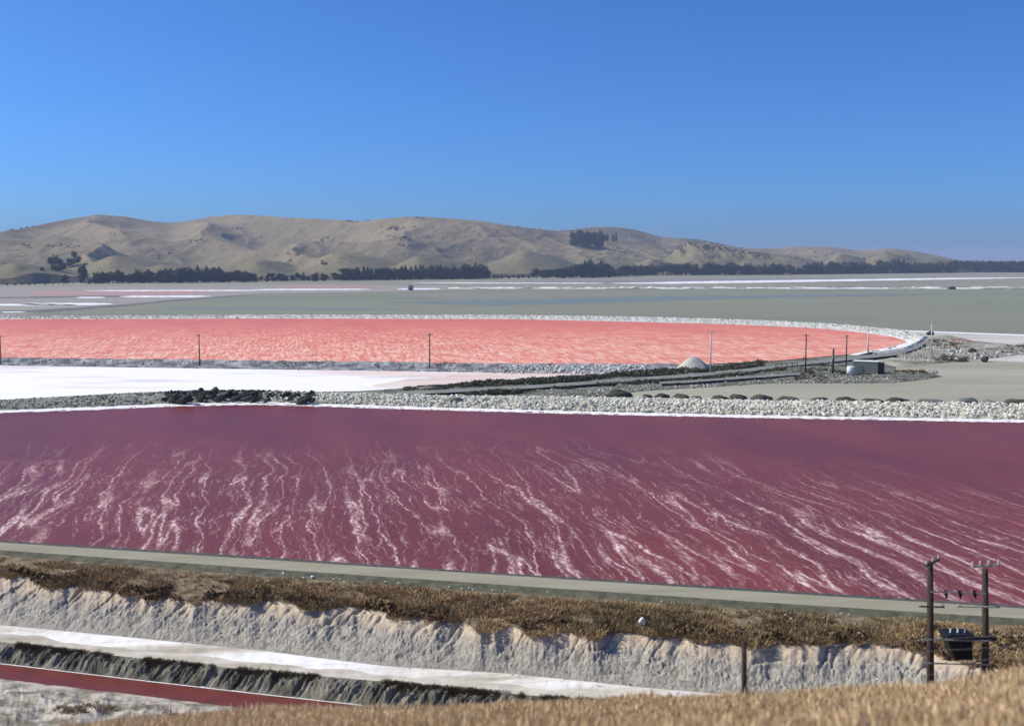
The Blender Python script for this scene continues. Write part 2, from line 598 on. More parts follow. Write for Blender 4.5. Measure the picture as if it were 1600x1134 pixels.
slope_bot = curve([(-400, 940), (0, 976), (200, 995), (400, 1015), (600, 1040), (800, 1052), (1000, 1073), (1150, 1086), (1300, 1095), (1600, 1120), (2000, 1150)])
flat_bot = curve([(-400, 970), (0, 1002), (200, 1026), (400, 1047), (600, 1064), (800, 1083), (1000, 1100), (1200, 1118), (1600, 1150), (2000, 1190)])
cbank_bot = curve([(-400, 1000), (0, 1036), (200, 1060), (400, 1083), (600, 1105), (800, 1128), (1000, 1150), (1200, 1172), (1600, 1210), (2000, 1260)])
canal_bot = curve([(-400, 1020), (0, 1059), (200, 1083), (400, 1107), (600, 1131), (800, 1155), (1000, 1178), (1200, 1200), (1600, 1245), (2000, 1300)])
low_bot = curve([(-400, 1130), (0, 1190), (400, 1230), (800, 1270), (1200, 1320), (2000, 1420)])

# ------------------------------------------------------------------ ground sheet to the horizon


def ground_sheet():
    r = np.concatenate([np.linspace(0, 80, 9), np.linspace(86, 128, 15), np.geomspace(135, 20000, 46)])
    a = np.linspace(0, 2 * math.pi, 145)
    RR, AA = np.meshgrid(r, a, indexing='ij')
    X = RR * np.sin(AA); Y = RR * np.cos(AA)
    # low under the drain, level beyond the road
    lev = np.interp(Y + .12 * X, [96, 112], [-8.0, -.16])
    lev = np.where(RR > 400, -.16, lev)
    Z = lev
    o = obj('ground', grid_mesh('ground', X, Y, Z, MAT['plain'], True))
    tag(o, kind='structure', label='wide flat grey olive ground reaching to the horizon')


ground_sheet()

# ------------------------------------------------------------------ mid-distance flats and ponds (sheets stepped upward)


def flat(name, top, bot, px0, px1, z, mat, label, n=200, nv=2, kind='structure', taper=False):
    px = np.linspace(px0, px1, n)
    t, b = top(px), bot(px)
    if taper:
        mid = (t + b) / 2
        w = np.clip(np.minimum(px - px0, px1 - px) / (0.18 * (px1 - px0)), 0, 1) ** .6
        rag = .65 + .7 * fbm(px / 9, 0 * px + z * 31, 3, 3)
        t = mid + (t - mid) * w * rag; b = mid + (b - mid) * w * rag
    o = band(name, lambda q: np.interp(q, px, t), z, lambda q: np.interp(q, px, b), z, px0, px1, n, nv, mat)
    return tag(o, label, kind=kind)


mud_top = curve([(-400, 455), (0, 454), (400, 452), (640, 450), (1000, 450), (1600, 450), (2000, 450)])
coral_top = curve([(-600, 501), (0, 499), (400, 497.5), (800, 498.5), (1000, 503), (1100, 505.5), (1200, 509), (1300, 514.5), (1350, 519), (1400, 526), (1418, 533), (1440, 540)], 6)
coral_bot = curve([(-600, 556), (0, 562), (400, 566), (672, 569), (800, 571), (1060, 571), (1200, 564.5), (1300, 556), (1360, 550), (1400, 542), (1418, 534), (1440, 528)], 6)
flat('mud_flat', mud_top, curve([(-600, 640), (2400, 640)]), -700, 2300, -.10, MAT['mud'], 'smooth grey green mud flat behind the coral pond', 60, 8)

# left far flats
lf_bot = curve([(-500, 520), (0, 494), (100, 486), (180, 478), (260, 469), (400, 459), (640, 455), (700, 453)], 8)
flat('salt_flat', curve([(-500, 452), (0, 449), (300, 447), (700, 446)]), lf_bot, -500, 700, -.06, MAT['left_flat'], 'pinkish grey salt flat at far left below the hills')
flat('bank', curve([(-300, 489), (0, 485.5), (60, 484), (120, 480), (200, 475), (260, 469), (400, 459)], 8), curve([(-300, 498), (0, 490), (60, 488.5), (120, 484), (200, 478), (260, 471), (400, 461)], 8), -300, 400, -.02, MAT['far_dark'], 'thin dark bank slanting across the far left flats', taper=True)
flat('pink_pond', curve([(0, 455), (700, 454)]), curve([(0, 459.5), (180, 462), (400, 458), (700, 456)]), 30, 330, -.03, MAT['pink_far'], 'small pink pond strip below the hills at left', taper=True)
flat('pink_pond', curve([(0, 446), (700, 446)]), curve([(0, 449.5), (700, 449.5)]), 420, 590, -.03, MAT['pink_far'], 'thin pink pond strip below the middle hills', taper=True)
flat('dark_strip', curve([(0, 464), (240, 461)]), curve([(0, 466), (240, 463.5)]), -80, 230, -.02, MAT['far_dark'], 'thin dark dike line on the far left flats', taper=True)
SALT = [(-200, 120, 475, 478, 'nearest of the left'), (30, 176, 473.5, 476.8, 'brightest of the left'), (118, 165, 464, 466, 'short one on the left'),
        (186, 330, 462, 464.6, 'second one on the left'), (130, 420, 453.3, 455, 'topmost on the left'), (395, 580, 451.5, 453.4, 'middle'),
        (620, 690, 450.5, 452.5, 'just left of the hut'), (0, 40, 487, 488.5, 'lowest left')]
for a, b, y0, y1, w in SALT:
    flat('salt_strip', curve([(a, y0), (b, y0 - .4)]), curve([(a, y1), (b, y1 - .4)]), a, b, .0, MAT['far_salt'], 'thin white salt strip, %s, on the far flats' % w, taper=True)
# far plain behind the mud flat
flat('mauve_pond', curve([(820, 438), (1000, 437), (1200, 434.5), (1700, 431)]), curve([(820, 441), (1000, 441), (1200, 438.5), (1700, 434)]), 820, 1560, -.02, MAT['mauve'], 'thin mauve pond in front of the far trees')
flat('salt_strip', curve([(880, 442), (1000, 441), (1200, 438), (1500, 434), (1700, 432)]), curve([(880, 443.2), (1000, 444), (1200, 441.5), (1500, 436.3), (1700, 434.5)]), 940, 1620, .02, MAT['far_salt'], 'long bright salt strip in front of the far trees at right', taper=True)
flat('salt_strip', curve([(660, 441.5), (1000, 442)]), curve([(660, 442.7), (1000, 443.2)]), 640, 960, .02, MAT['far_salt'], 'faint salt strip below the trees in the middle', taper=True)
# tints of the mud flat
flat('shallow_mud', curve([(640, 459), (760, 459.5), (1000, 457), (1200, 457)]), curve([(640, 463), (760, 471), (880, 466), (1000, 462), (1200, 459)]), 560, 1100, -.05, MAT['olive'], 'olive brown patch of shallow mud on the grey flat', taper=True)
flat('shallow_water', curve([(560, 470), (800, 468), (900, 466), (1100, 462), (1480, 458.5)]), curve([(560, 474), (800, 477), (900, 474), (1100, 468), (1300, 463), (1480, 460.5)]), 600, 1490, -.03, MAT['blue_water'], 'long thin blue sheet of shallow water on the mud flat', taper=True)
flat('shallow_water', curve([(300, 478), (700, 482)]), curve([(300, 484), (700, 486)]), 250, 640, -.05, simple("dull_wet_mud", (.205, .23, .195), (.23, .25, .205), .02, .6, .15), 'dull wet patch on the mud flat above the coral pond', taper=True)

# rubble dike line beyond the mud flat
ln_t = curve([(600, 449.2), (1600, 448.6), (2000, 448.5)]); ln_b = curve([(600, 451.2), (1600, 451.3), (2000, 451.3)])
o = band('far_dike', ln_t, .6, ln_b, -.05, 700, 1800, 1500, 3, simple("far_rubble_dike", (.16, .155, .13), (.80, .80, .76), .035, .95, lo=.44, hi=.52, detail=8),
         disp=lambda X, Y, v: (fbm(X / 6, Y / 30, 3, 9) - .4) * 2.2 * (1 - v))
tag(o, 'low far dike of white rubble across the mud flat', kind='structure')

# pale mud at the right, between peninsula and near dike, and the flats beyond
flat('mud_flat', curve([(900, 612), (1050, 600), (1200, 594), (1380, 585), (1420, 560), (1600, 552), (2200, 540)], 5), curve([(900, 650), (2200, 660)]), 900, 2200, .0, MAT['pale_mud'], 'pale olive mud flat behind the near rubble dike at right', 120, 4)
flat('salt_flat', curve([(1405, 517), (1600, 523.5), (2200, 545)]), curve([(1405, 530), (1450, 560), (1600, 566), (2200, 590)]), 1405, 2200, .04, simple("pale_salt_ground", (.46, .44, .39), (.66, .62, .58), .05, .9, stretch=(.4, 1.5, 1)), 'pale salty ground beyond the tip of the coral pond', 80, 4)
flat('salt_rim', curve([(1405, 515.6), (1600, 522.6), (2200, 543)]), curve([(1405, 517.2), (1600, 524.8), (2200, 547)]), 1405, 2200, .08, MAT['rim'], 'thin white salt line at the shore right of the coral pond', 80, 2)

# coral pond
px = np.concatenate([np.linspace(-700, 1380, 260), np.linspace(1383, 1422, 30)])
ct, cb = coral_top(px), coral_bot(px)
cb = np.maximum(cb, ct + .02)
ax, ay, az = P(px, ct, .1); bx, by, bz = P(px, cb, .1)
v = np.linspace(0, 1, 6)[None]
X = ax[:, None] * (1 - v) + bx[:, None] * v; Y = ay[:, None] * (1 - v) + by[:, None] * v
tag(obj('coral_pond', grid_mesh('coral_pond', X, Y, 0 * X + .1, MAT['coral'])), 'long coral pink salt pond with wind ripples', kind='structure')

# white rubble dike behind the coral pond and round its tip
d_out = curve([(-700, 497), (0, 495.5), (100, 495), (400, 492.5), (800, 492.5), (1000, 495), (1200, 501), (1300, 506), (1400, 514.5), (1440, 520), (1448, 523), (1452, 527)], 4)
o = band('dike', d_out, .5, coral_top, .12, -700, 1415, 2600, 9, simple("white_rubble_dike", (.46, .46, .40), (.74, .73, .67), .6, .95, bump=.5),
         prof=lambda v: .8 * np.sin(np.clip(v * 1.15, 0, 1) * math.pi), disp=lambda X, Y, v: (fbm(X / 1.6, Y / 5, 3, 4) - .5) * 1.3 * np.sin(v * math.pi))
tag(o, 'white rubble dike along the far shore of the coral pond', kind='structure')
# salt beach round the tip
tip = [(1300, 513.5), (1350, 518), (1400, 524.5), (1425, 531), (1432, 536), (1420, 543), (1400, 548.5), (1370, 552.5), (1340, 555)]
tip_in = [(1300, 514.6), (1350, 519.4), (1395, 526), (1413, 531.5), (1417, 535), (1400, 540), (1370, 546), (1340, 551), (1325, 554.8)]
tx, ty, _ = P(np.array([p[0] for p in tip]), np.array([p[1] for p in tip]), .14)
ix, iy, _ = P(np.array([p[0] for p in tip_in]), np.array([p[1] for p in tip_in]), .14)
s = np.linspace(0, 8, 70); k = np.arange(9)
X = np.stack([np.interp(s, k, tx), np.interp(s, k, ix)], 1); Y = np.stack([np.interp(s, k, ty), np.interp(s, k, iy)], 1)
tag(obj('salt_beach', grid_mesh('salt_beach', X, Y, 0 * X + .14, MAT['rim'])), 'bright white salt beach round the tip of the coral pond', kind='structure')
ob = [(1300, 510), (1350, 512.5), (1400, 515), (1438, 519.5), (1450, 525), (1444, 532), (1434, 540), (1412, 548), (1380, 554)]
X2, Y2, _ = P(np.array([p[0] for p in ob]), np.array([p[1] for p in ob]), .3)
X = np.stack([np.interp(s, k, X2), np.interp(s, k, tx)], 1); Y = np.stack([np.interp(s, k, Y2), np.interp(s, k, ty)], 1)
w = np.linspace(0, 1, 10)[None]
X = X[:, :1] * (1 - w) + X[:, 1:] * w; Y = Y[:, :1] * (1 - w) + Y[:, 1:] * w
Z = .16 + .9 * np.sin(w * math.pi) + (fbm(X / 1.5, Y / 3, 3, 8) - .5) * .8
tag(obj('dike', grid_mesh('dike', X, Y, Z, simple("pale_dike_earth", (.50, .48, .41), (.76, .74, .68), .6, .95, bump=.4))), 'pale dike curving round the tip of the coral pond', kind='structure')

# white salt pond
wp_top = curve([(-700, 562), (0, 571), (400, 576), (672, 580), (900, 584), (1000, 586)], 8)
wp_bot = curve([(-700, 640), (0, 626), (200, 618), (400, 613), (560, 611), (640, 606), (760, 598), (900, 590), (1000, 587)], 8)
flat('salt_pond', wp_top, wp_bot, -700, 960, .03, MAT['white_pond'], 'blinding white salt crusted pond between two dikes', 200, 6)
flat('pink_shallows', curve([(560, 598), (700, 587), (800, 584), (960, 579)]), curve([(560, 608), (620, 608), (760, 599), (960, 589)]), 580, 960, .06, MAT['pink_flat'], 'pinkish edge of the white salt pond beside the dark scrub strip', 80, taper=True)

# dike B between coral pond and white pond
db_top = curve([(-700, 554.5), (0, 560.5), (400, 565), (672, 568), (800, 570), (1060, 570)], 6)
db_bot = curve([(-700, 561), (0, 571), (400, 577), (672, 580.5), (800, 583), (1060, 584)], 6)


def ragg(X, Y, v, a=1.0, s=2.0, seed=1):
    return (fbm(X / s, Y / s, 4, seed) - .5) * a * np.sin(np.clip(v, 0, 1) * math.pi)


o = band('dike', db_top, .5, db_bot, .02, -700, 1060, 2600, 12, MAT['bank_mix'], prof=lambda v: .75 * np.sin(np.clip(v * 1.5, 0, 1) * math.pi) + 0.15 * (v < .98), disp=lambda X, Y, v: ragg(X, Y, v, 1.5, 2.2, 2))
tag(o, 'grey dike carrying the power poles between the coral and the white pond', kind='structure')

# ------------------------------------------------------------------ peninsula with track
pen_top = curve([(560, 614), (620, 608), (700, 602), (800, 593), (900, 586), (1000, 579), (1100, 572), (1200, 566), (1300, 557.5), (1380, 552), (1430, 543), (1450, 530), (1470, 527)], 6)
pen_bot = curve([(560, 618), (640, 620), (900, 622), (960, 618), (1000, 611), (1100, 605), (1200, 599), (1300, 598.5), (1400, 598), (1440, 593), (1472, 588), (1500, 580)], 6)
pzb = lambda X, Y, v: ragg(X, Y, v, 1.0, 3, 21)
o = band('peninsula', pen_top, .35, pen_bot, .02, 570, 1400, 1600, 30, MAT['peninsula'], prof=lambda v: .55 * np.sin(np.clip(v, 0, 1) * math.pi) ** .5, disp=pzb, ends=(30, 45))
tag(o, 'dark earth spit with a track running out to the pump shed', kind='structure')
# spit tips
o = band('spit', curve([(1340, 574), (1395, 578), (1440, 583), (1472, 587)], 3), .1, curve([(1340, 598.4), (1395, 598.2), (1440, 593.5), (1474, 588)], 3), .02, 1335, 1472, 260, 14, MAT['peninsula'], ends=(40, 12), prof=lambda v: .7 * np.sin(v * math.pi), disp=lambda X, Y, v: ragg(X, Y, v, .8, 2, 3))
tag(o, 'pointed end of the earth spit right of the shed', kind='structure')
o = band('spit', curve([(1395, 552), (1430, 541), (1450, 526), (1480, 523), (1520, 532), (1600, 540), (1700, 545)], 4), .2, curve([(1350, 574), (1395, 573), (1430, 571), (1510, 564), (1540, 561), (1600, 554), (1700, 549)], 4), .04, 1355, 1700, 560, 24,
         simple("spit_earth", (.13, .125, .09), (.48, .45, .38), .11, .95, bump=.5, detail=8, bd=.3), ends=(35, 5), prof=lambda v: .6 * np.sin(v * math.pi), disp=lambda X, Y, v: ragg(X, Y, v, 1.4, 3, 33))
tag(o, 'pale rocky spit at the right beyond the coral pond', kind='structure')
trk = [(600, 615.5), (800, 606), (900, 599.5), (1000, 592), (1100, 585), (1180, 577), (1240, 569), (1300, 563), (1400, 552.5), (1438, 541), (1449, 531)]
ctrk = curve(trk, 8)
o = band('track', lambda p: ctrk(p) - 2.6, 1.15, lambda p: ctrk(p) + 2.4, 1.1, 620, 1446, 500, 4, MAT['track'])
tag(o, 'grey gravel track along the spit beside the coral pond', kind='structure')
tr2 = curve([(1010, 599), (1100, 594), (1200, 587), (1260, 583)], 8)
o = band('track', lambda p: tr2(p) - 1.6, 1.0, lambda p: tr2(p) + 1.6, .95, 1030, 1250, 120, 3, MAT['track'])
tag(o, 'faint lower track leading to the pump shed', kind='structure')

# shrubs as joined masses


def tuft(n, h, w, lean, seed, blade=.05):
    r = np.random.default_rng(seed)
    V, T = [], []
    for i in range(n):
        a = r.uniform(0, 2 * math.pi); rr = w * math.sqrt(r.uniform()) * .6
        bx_, by_ = rr * math.cos(a), rr * math.sin(a)
        hh = h * r.uniform(.55, 1.0)
        lx, ly = math.cos(a) * lean * r.uniform(.2, 1), math.sin(a) * lean * r.uniform(.2, 1)
        t = r.uniform(0, math.pi); ux, uy = math.cos(t) * blade, math.sin(t) * blade
        k = len(V)
        V += [(bx_ - ux, by_ - uy, -.05), (bx_ + ux, by_ + uy, -.05), (bx_ + lx * .5 + ux * .7, by_ + ly * .5 + uy * .7, hh * .6), (bx_ + lx * .5 - ux * .7, by_ + ly * .5 - uy * .7, hh * .6), (bx_ + lx, by_ + ly, hh)]
        T += [(k, k + 1, k + 2), (k, k + 2, k + 3), (k + 3, k + 2, k + 4)]
    return np.array(V), np.array(T)


BUSH = []
for s_ in range(5):
    r_ = np.random.default_rng(100 + s_)
    V_, T_ = [], []
    for i in range(26):
        c = r_.normal(size=3); c /= np.linalg.norm(c); c *= r_.uniform(.55, 1.0); c[2] = abs(c[2]) * .75
        q = r_.normal(size=(3, 3)) * .26
        k_ = len(V_)
        V_ += [tuple(c + q[0]), tuple(c + q[1]), tuple(c + q[2])]; T_.append((k_, k_ + 1, k_ + 2))
    BUSH.append((np.array(V_), np.array(T_)))
SCRUBT = [tuft(24, .38, .75, .42, 60 + i, .034) for i in range(5)]


def shrubs(name, cA, cB, z, px0, px1, n, size, mat, label, seed=0, patch=0):
    r = np.random.default_rng(seed)
    px_ = r.uniform(px0, px1, n); v_ = r.uniform(0, 1, n)
    x, y, zz = on_band(cA, z, cB, z, px_, v_)
    if patch:
        keep = fbm(x / patch, y / patch, 3, seed) > (.33 if seed == 1 else .47)
        x, y, zz, = x[keep], y[keep], zz[keep]
    pos = np.stack([x, y, zz - .05], 1)
    o = scatter(name, BUSH, pos, r.uniform(size * .45, size * 1.0, len(pos)) * (.5 + fbm(x / 4, y / 4, 3, seed + 5)) * np.clip((x - x.min()) / 18, .35, 1), r.uniform(0, 6.3, len(pos)), mat)
    return tag(o, label, kind='stuff')


def off(c, d): return lambda p: c(p) + d


shrubs('dark_scrub', off(ctrk, -10), off(ctrk, -3.2), .75, 630, 1190, 3800, .95, MAT['veg_dark'], 'dark saltbush strip standing for the shaded embankment side beyond the track', 1, patch=5)  # shrubs packed dark to stand for the embankment's shaded side as well
shrubs('dark_scrub', off(ctrk, 3.5), off(ctrk, 7), .8, 620, 1230, 1400, .7, MAT['veg_dark'], 'dark low scrub along the near side of the track', 2, patch=6)
shrubs('dark_scrub', curve([(1200, 572), (1300, 569), (1400, 565)]), curve([(1200, 596), (1300, 590), (1400, 582)]), .5, 1180, 1330, 500, .75, MAT['veg_dark'], 'dark scrub on the spit left of the pump shed', 3, patch=7)
shrubs('rusty_scrub', curve([(1330, 588), (1420, 578), (1460, 583)]), curve([(1330, 594), (1420, 588), (1470, 586)]), .45, 1350, 1450, 300, .8, MAT['veg_brown'], 'rusty brown scrub in front of the pump shed', 4, patch=8)
shrubs('rusty_scrub', curve([(1445, 531), (1490, 533), (1520, 545)]), curve([(1445, 546), (1490, 552), (1520, 552)]), .5, 1452, 1500, 380, .7, MAT['veg_brown'], 'rusty brown scrub patch at the end of the track', 5)
shrubs('dark_scrub', curve([(1420, 559), (1520, 553)]), curve([(1420, 568), (1515, 564)]), .3, 1425, 1512, 420, .6, MAT['veg_dark'], 'dark scrub under the right hand spit', 6, patch=6)
shrubs('dark_scrub', curve([(1540, 540), (1700, 540)]), curve([(1540, 546), (1700, 545)]), .5, 1540, 1700, 240, .9, MAT['veg_dark'], 'dark scrub on the spit at the right edge', 7, patch=9)
shrubs('dark_scrub', off(coral_bot, -1), off(coral_bot, 1.2), .8, 1080, 1400, 420, .45, MAT['veg_dark'], 'low dark scrub line at the near shore of the coral pond', 8, patch=7)
shrubs('dark_scrub', off(db_top, -.6), off(db_top, 1.5), .7, -100, 1040, 1200, .4, MAT['veg_dark'], 'low dark growth on top of the pole dike', 9, patch=9)


def rubble(name, cA, zA, cB, zB, px0, px1, n, smin, smax, mat, label, seed=0, patch=0, thr=.5, hump=0, power=3.2):
    r = np.random.default_rng(seed)
    px_ = r.uniform(px0, px1, n); v_ = r.uniform(0, 1, n)
    x, y, zz = on_band(cA, zA, cB, zB, px_, v_)
    zz = zz + hump * np.sin(v_ * math.pi)
    if patch:
        keep = fbm(x / patch, y / patch, 3, seed) > thr
        x, y, zz = x[keep], y[keep], zz[keep]
    m_ = len(x)
    sc = smin + (smax - smin) * r.uniform(0, 1, m_) ** power
    pos = np.stack([x, y, zz + sc * .15], 1)
    o = scatter(name, ROCKS, pos, sc, r.uniform(0, 6.3, m_), mat, tilt=.3)
    return tag(o, label, kind='stuff')


rubble('rubble', off(pen_bot, -13), .5, pen_bot, .05, 830, 1465, 3400, .10, .5, MAT['rubble_mid'], 'grey and white rubble along the near edge of the spit', 11)
rubble('rubble', off(pen_top, -1), .4, off(pen_top, 3), .5, 640, 960, 420, .12, .45, MAT['rubble_salt'], 'white stones between the salt pond and the dark scrub', 12)
rubble('rubble', db_top, .9, db_bot, .1, 780, 1010, 1300, .12, .5, MAT['rubble_salt'], 'white rubble on the right end of the pole dike', 13, hump=.5)
rubble('rubble', db_top, .9, db_bot, .1, -200, 800, 1400, .12, .4, MAT['rubble_mid'], 'grey stones on the pole dike', 14, patch=8, thr=.5, hump=.5)
rubble('rubble', curve([(1490, 548), (1600, 541), (1700, 540)]), .5, curve([(1490, 563), (1540, 561), (1600, 554), (1700, 549)]), .1, 1480, 1690, 700, .2, 1.0, MAT['rubble_mid'], 'mixed rubble on the right hand spit', 15)
rubble('rubble', off(d_out, .5), 1.0, off(coral_top, -1.2), .5, -400, 1440, 5200, .12, .6, MAT['rubble_salt'], 'white rubble heaped on the far dike of the coral pond', 16, hump=.5)

# ------------------------------------------------------------------ dike A between maroon pool and white pond
a_top = curve([(-700, 642), (0, 624.5), (100, 619), (200, 613.5), (300, 609.5), (400, 609), (500, 613), (700, 617.5), (900, 620), (1000, 621), (1200, 625), (1600, 630), (2200, 638)], 10)
ZT = 1.0


def a_disp(X, Y, v): return ragg(X, Y, v, 1.1, 2.6, 41) + ragg(X, Y, v, .5, .8, 44)


o = band('dike', a_top, ZT, off(pool_top, -4.2), .12, -700, 420, 1600, 26, MAT['bank_green'], prof=lambda v: .5 * np.sin(v * math.pi), disp=a_disp)
tag(o, 'grey green earth dike behind the maroon pond at left', kind='structure')
o = band('dike', a_top, ZT, off(pool_top, -4.2), .12, 420, 2200, 2600, 30, MAT['rubble_bed'], prof=lambda v: .5 * np.sin(v * math.pi), disp=a_disp)
tag(o, 'broad pale rubble dike behind the maroon pond', kind='structure')


def rim_bot(p): return pool_top(p) + (fbm(np.asarray(p, float) / 9, 0 * np.asarray(p, float), 3, 6) - .5) * 1.6


o = band('salt_rim', off(pool_top, -5.6), .13, rim_bot, .13, -700, 2200, 2400, 4, MAT['rim'], disp=lambda X, Y, v: (fbm(X / 1.2, Y / 1.2, 3, 3) - .5) * .35 * np.sin(v * math.pi))
tag(o, 'bright white salt rim along the far shore of the maroon pond', kind='structure')
rubble('rubble', off(a_top, 1), ZT + .2, off(pool_top, -6), .35, 430, 1900, 15500, .06, .55, MAT['rubble'], 'pale broken rubble covering the near dike', 17, hump=.4)
rubble('rubble', off(a_top, 1), ZT + .1, off(pool_top, -5), .2, -300, 300, 3200, .08, .4, MAT['rubble_mid'], 'grey stones on the earth dike at left', 18, hump=.4)

# individual larger rocks of the near dike
rock_me = []
for i in range(6):
    v_, t_ = rock_tpl(2, .10, .72, 200 + i)
    rock_me.append(mesh_np('rock', v_, t_, False, MAT['rock']))
r_ = np.random.default_rng(5)
for i in range(150):
    px_ = 480 + 1130 * r_.uniform() ** .75
    v_ = r_.uniform(.15, .92)
    x, y, z = on_band(a_top, ZT, off(pool_top, -5), .2, px_, v_)
    sc = r_.uniform(.45, .85)
    o = obj('rock', rock_me[i % 6], loc=(float(x), float(y), float(z) + .4 * math.sin(v_ * math.pi) + sc * .2))
    o.scale = (sc, sc * r_.uniform(.8, 1.1), sc * r_.uniform(.7, 1.0))
    o.rotation_euler = (r_.uniform(-.4, .4), r_.uniform(-.4, .4), r_.uniform(0, 6.3))
    tag(o, 'larger pale rock lying in the broken rubble of the near dike', 'rock', 'larger rocks on the pale rubble dike')

# black clods
clod_me = []
for i in range(7):
    v_, t_ = rock_tpl(2, .24, .62, 300 + i)
    v_ = v_ * np.array([1.45, .75, 1]) * (1 + .5 * (fbm(v_[:, 0] * 2.3 + i, v_[:, 2] * 2.3 + v_[:, 1], 2, 55) - .5))[:, None]
    clod_me.append(v_ * 1.0)
clod_m = [mesh_np('earth_clod', v_, t_, False, MAT['black_clod']) for v_ in clod_me]
slab_m = [mesh_np('stone_slab', clod_me[k] * np.array([1.15, 1, .8]), t_, False, MAT['grey_clod']) for k in (1, 3)]
r_ = np.random.default_rng(9)
cl = []
for i in range(70):
    cx = 262 + i * 3.25 + r_.uniform(-4, 4)
    if 425 < cx < 440: continue
    lo_, hi_ = (614, 627)
    cl.append((cx, r_.uniform(lo_, hi_), .5 + 1.0 * r_.uniform() ** 1.6))
for i, (cx, cy, sc) in enumerate(cl):
    x, y, z = P(cx, cy, .8)
    o = obj('earth_clod', clod_m[i % 7], loc=(float(x), float(y), .95))
    o.scale = (sc, sc, sc * r_.uniform(.8, 1.15))
    o.rotation_euler = (r_.uniform(-.3, .3), r_.uniform(-.75, -.2), r_.uniform(-.5, .5))
    tag(o, 'black angular lump of earth in the dark heap on the dike at left', 'earth clod', 'black earth lumps heaped on the dike')
rubble('earth_crumbs', off(a_top, 1), ZT + .3, off(pool_top, -6), .3, 258, 492, 900, .12, .5, island_random('black_earth_crumbs', [(.2, (.02, .022, .018)), (.6, (.06, .06, .05)), (.9, (.30, .28, .2))]), 'small black crumbs of earth between the dark lumps', 61, hump=.5)
for (cx, cy, sc, k, lb) in [(345, 619, 1.9, 0, 'grey flat slab lying among the black earth lumps at left'), (384, 623, 1.2, 1, 'smaller grey slab right of the big one among black lumps'), (478, 616, 1.4, 0, 'tilted grey slab at the right end of the black heap')]:
    x, y, z = P(cx, cy, .9)
    o = obj('stone_slab', slab_m[k], loc=(float(x), float(y), .95))
    o.scale = (sc, sc, sc * .7); o.rotation_euler = (.25, -.25, .2)
    tag(o, lb, 'rock')
x, y, z = P(710, 628, .7)
o = obj('boulder', mesh_np('boulder', rock_tpl(3, .03, .8, 77)[0] * np.array([1.8, 1.3, 1.35]), ico(3)[1], True, MAT['boulder']), loc=(float(x), float(y), .9))
tag(o, 'single large olive boulder sitting on the pale rubble dike', 'boulder')

# dark spoil mounds along the back of the dike
mv, mt = ico(3)
mound_v = []
for i in range(5):
    v_ = mv.copy()
    v_ = v_ * (1 + .34 * (fbm(v_[:, 0] * 1.9 + i * 9, v_[:, 1] * 1.6 + v_[:, 2], 3, i) - .5)[:, None] * 2)
    v_[:, 2] = np.where(v_[:, 2] > 0, v_[:, 2] ** 1.2 if False else v_[:, 2], v_[:, 2] * .2)
    mound_v.append(v_)
MD = [(967, 618.5, 36, 11, 0), (1012, 621, 16, 6, 0), (1035, 620.5, 22, 7, 0), (1065, 621.5, 24, 8, 0), (1087, 622.5, 18, 5, 0), (1124, 622.5, 24, 6, 0), (1154, 624, 29, 9.5, 0), (1190, 624.5, 33, 9.5, 0),
      (1233, 626, 33, 8.5, 0), (1279, 627, 30, 8, 0), (1322, 628, 36, 9, 0), (1364, 628.5, 35, 7, 0), (1402, 629.5, 37, 10, 0), (1455, 630.5, 46, 9, 1), (1509, 630.5, 34, 11, 1), (1544, 630.5, 24, 7, 1), (1592, 632, 48, 10, 0)]
for i, (cx, cy, w, h, pale) in enumerate(MD):
    z0 = .95
    x, y, z = P(cx, cy, z0)
    px_m = float(y) / F
    me = mesh_np('spoil_mound', mound_v[i % 5], mt, True, MAT['mound_pale'] if pale else MAT['mound'])
    o = obj('spoil_mound', me, loc=(float(x), float(y), z0 - .1))
    o.scale = (w * px_m * .54, 1.5, h * px_m * 1.0)
    o.rotation_euler = (0, 0, random.uniform(-.1, .1))
    where = ['leftmost and highest, at the head of the mud flat', 'very small, second from the left', 'small, third from the left', 'fourth from the left', 'flat and small, fifth from the left', 'low, sixth from the left', 'rounded, seventh from the left', 'rounded, eighth from the left',
             'just left of below the tall pole', 'below the pole and stayed post', 'below the white tank', 'low, below the pump shed', 'tall, right of below the pump shed', 'pale grey and broad', 'pale grey and high, right of the broad one', 'small pale grey, third from the right edge', 'dark and cut off by the right edge'][i]
    tag(o, 'smooth spoil mound on the dike, ' + where, 'spoil mound', 'spoil mounds along the back of the rubble dike')

# ------------------------------------------------------------------ maroon pond and road
o = band('maroon_pond', off(pool_top, -1.5), .1, off(pool_bot, 1), .1, -800, 2300, 120, 8, MAT['maroon'])
tag(o, 'large maroon salt pond streaked with white foam', kind='structure')
o = band('shore', pool_bot, .11, road_top, .6, -800, 2300, 1600, 5, MAT['shore'], disp=lambda X, Y, v: ragg(X, Y, v, .3, .6, 3))
tag(o, 'dark shore edge between the maroon pond and the road', kind='structure')
o = band('road', road_top, .6, road_bot, .6, -800, 2300, 500, 8, MAT['road'], disp=lambda X, Y, v: -.04 * np.exp(-((v - .35) / .07) ** 2) - .04 * np.exp(-((v - .68) / .07) ** 2))
tag(o, 'pale gravel road along the near shore of the maroon pond', kind='structure')
o = band('verge', road_bot, .6, verge_bot, .3, -800, 2300, 1200, 6, MAT['verge'], disp=lambda X, Y, v: ragg(X, Y, v, .2, .8, 3))
tag(o, 'dark grey green verge on the near side of the road', kind='structure')


def scr_disp(X, Y, v): return ragg(X, Y, v, .5, 2.5, 51)


o = band('scrub_ground', verge_bot, .3, scrub_bot, 0.0, -800, 2300, 1500, 14, MAT['scrub_soil'], disp=scr_disp)
tag(o, 'dark soil under the brown scrub strip', kind='structure')

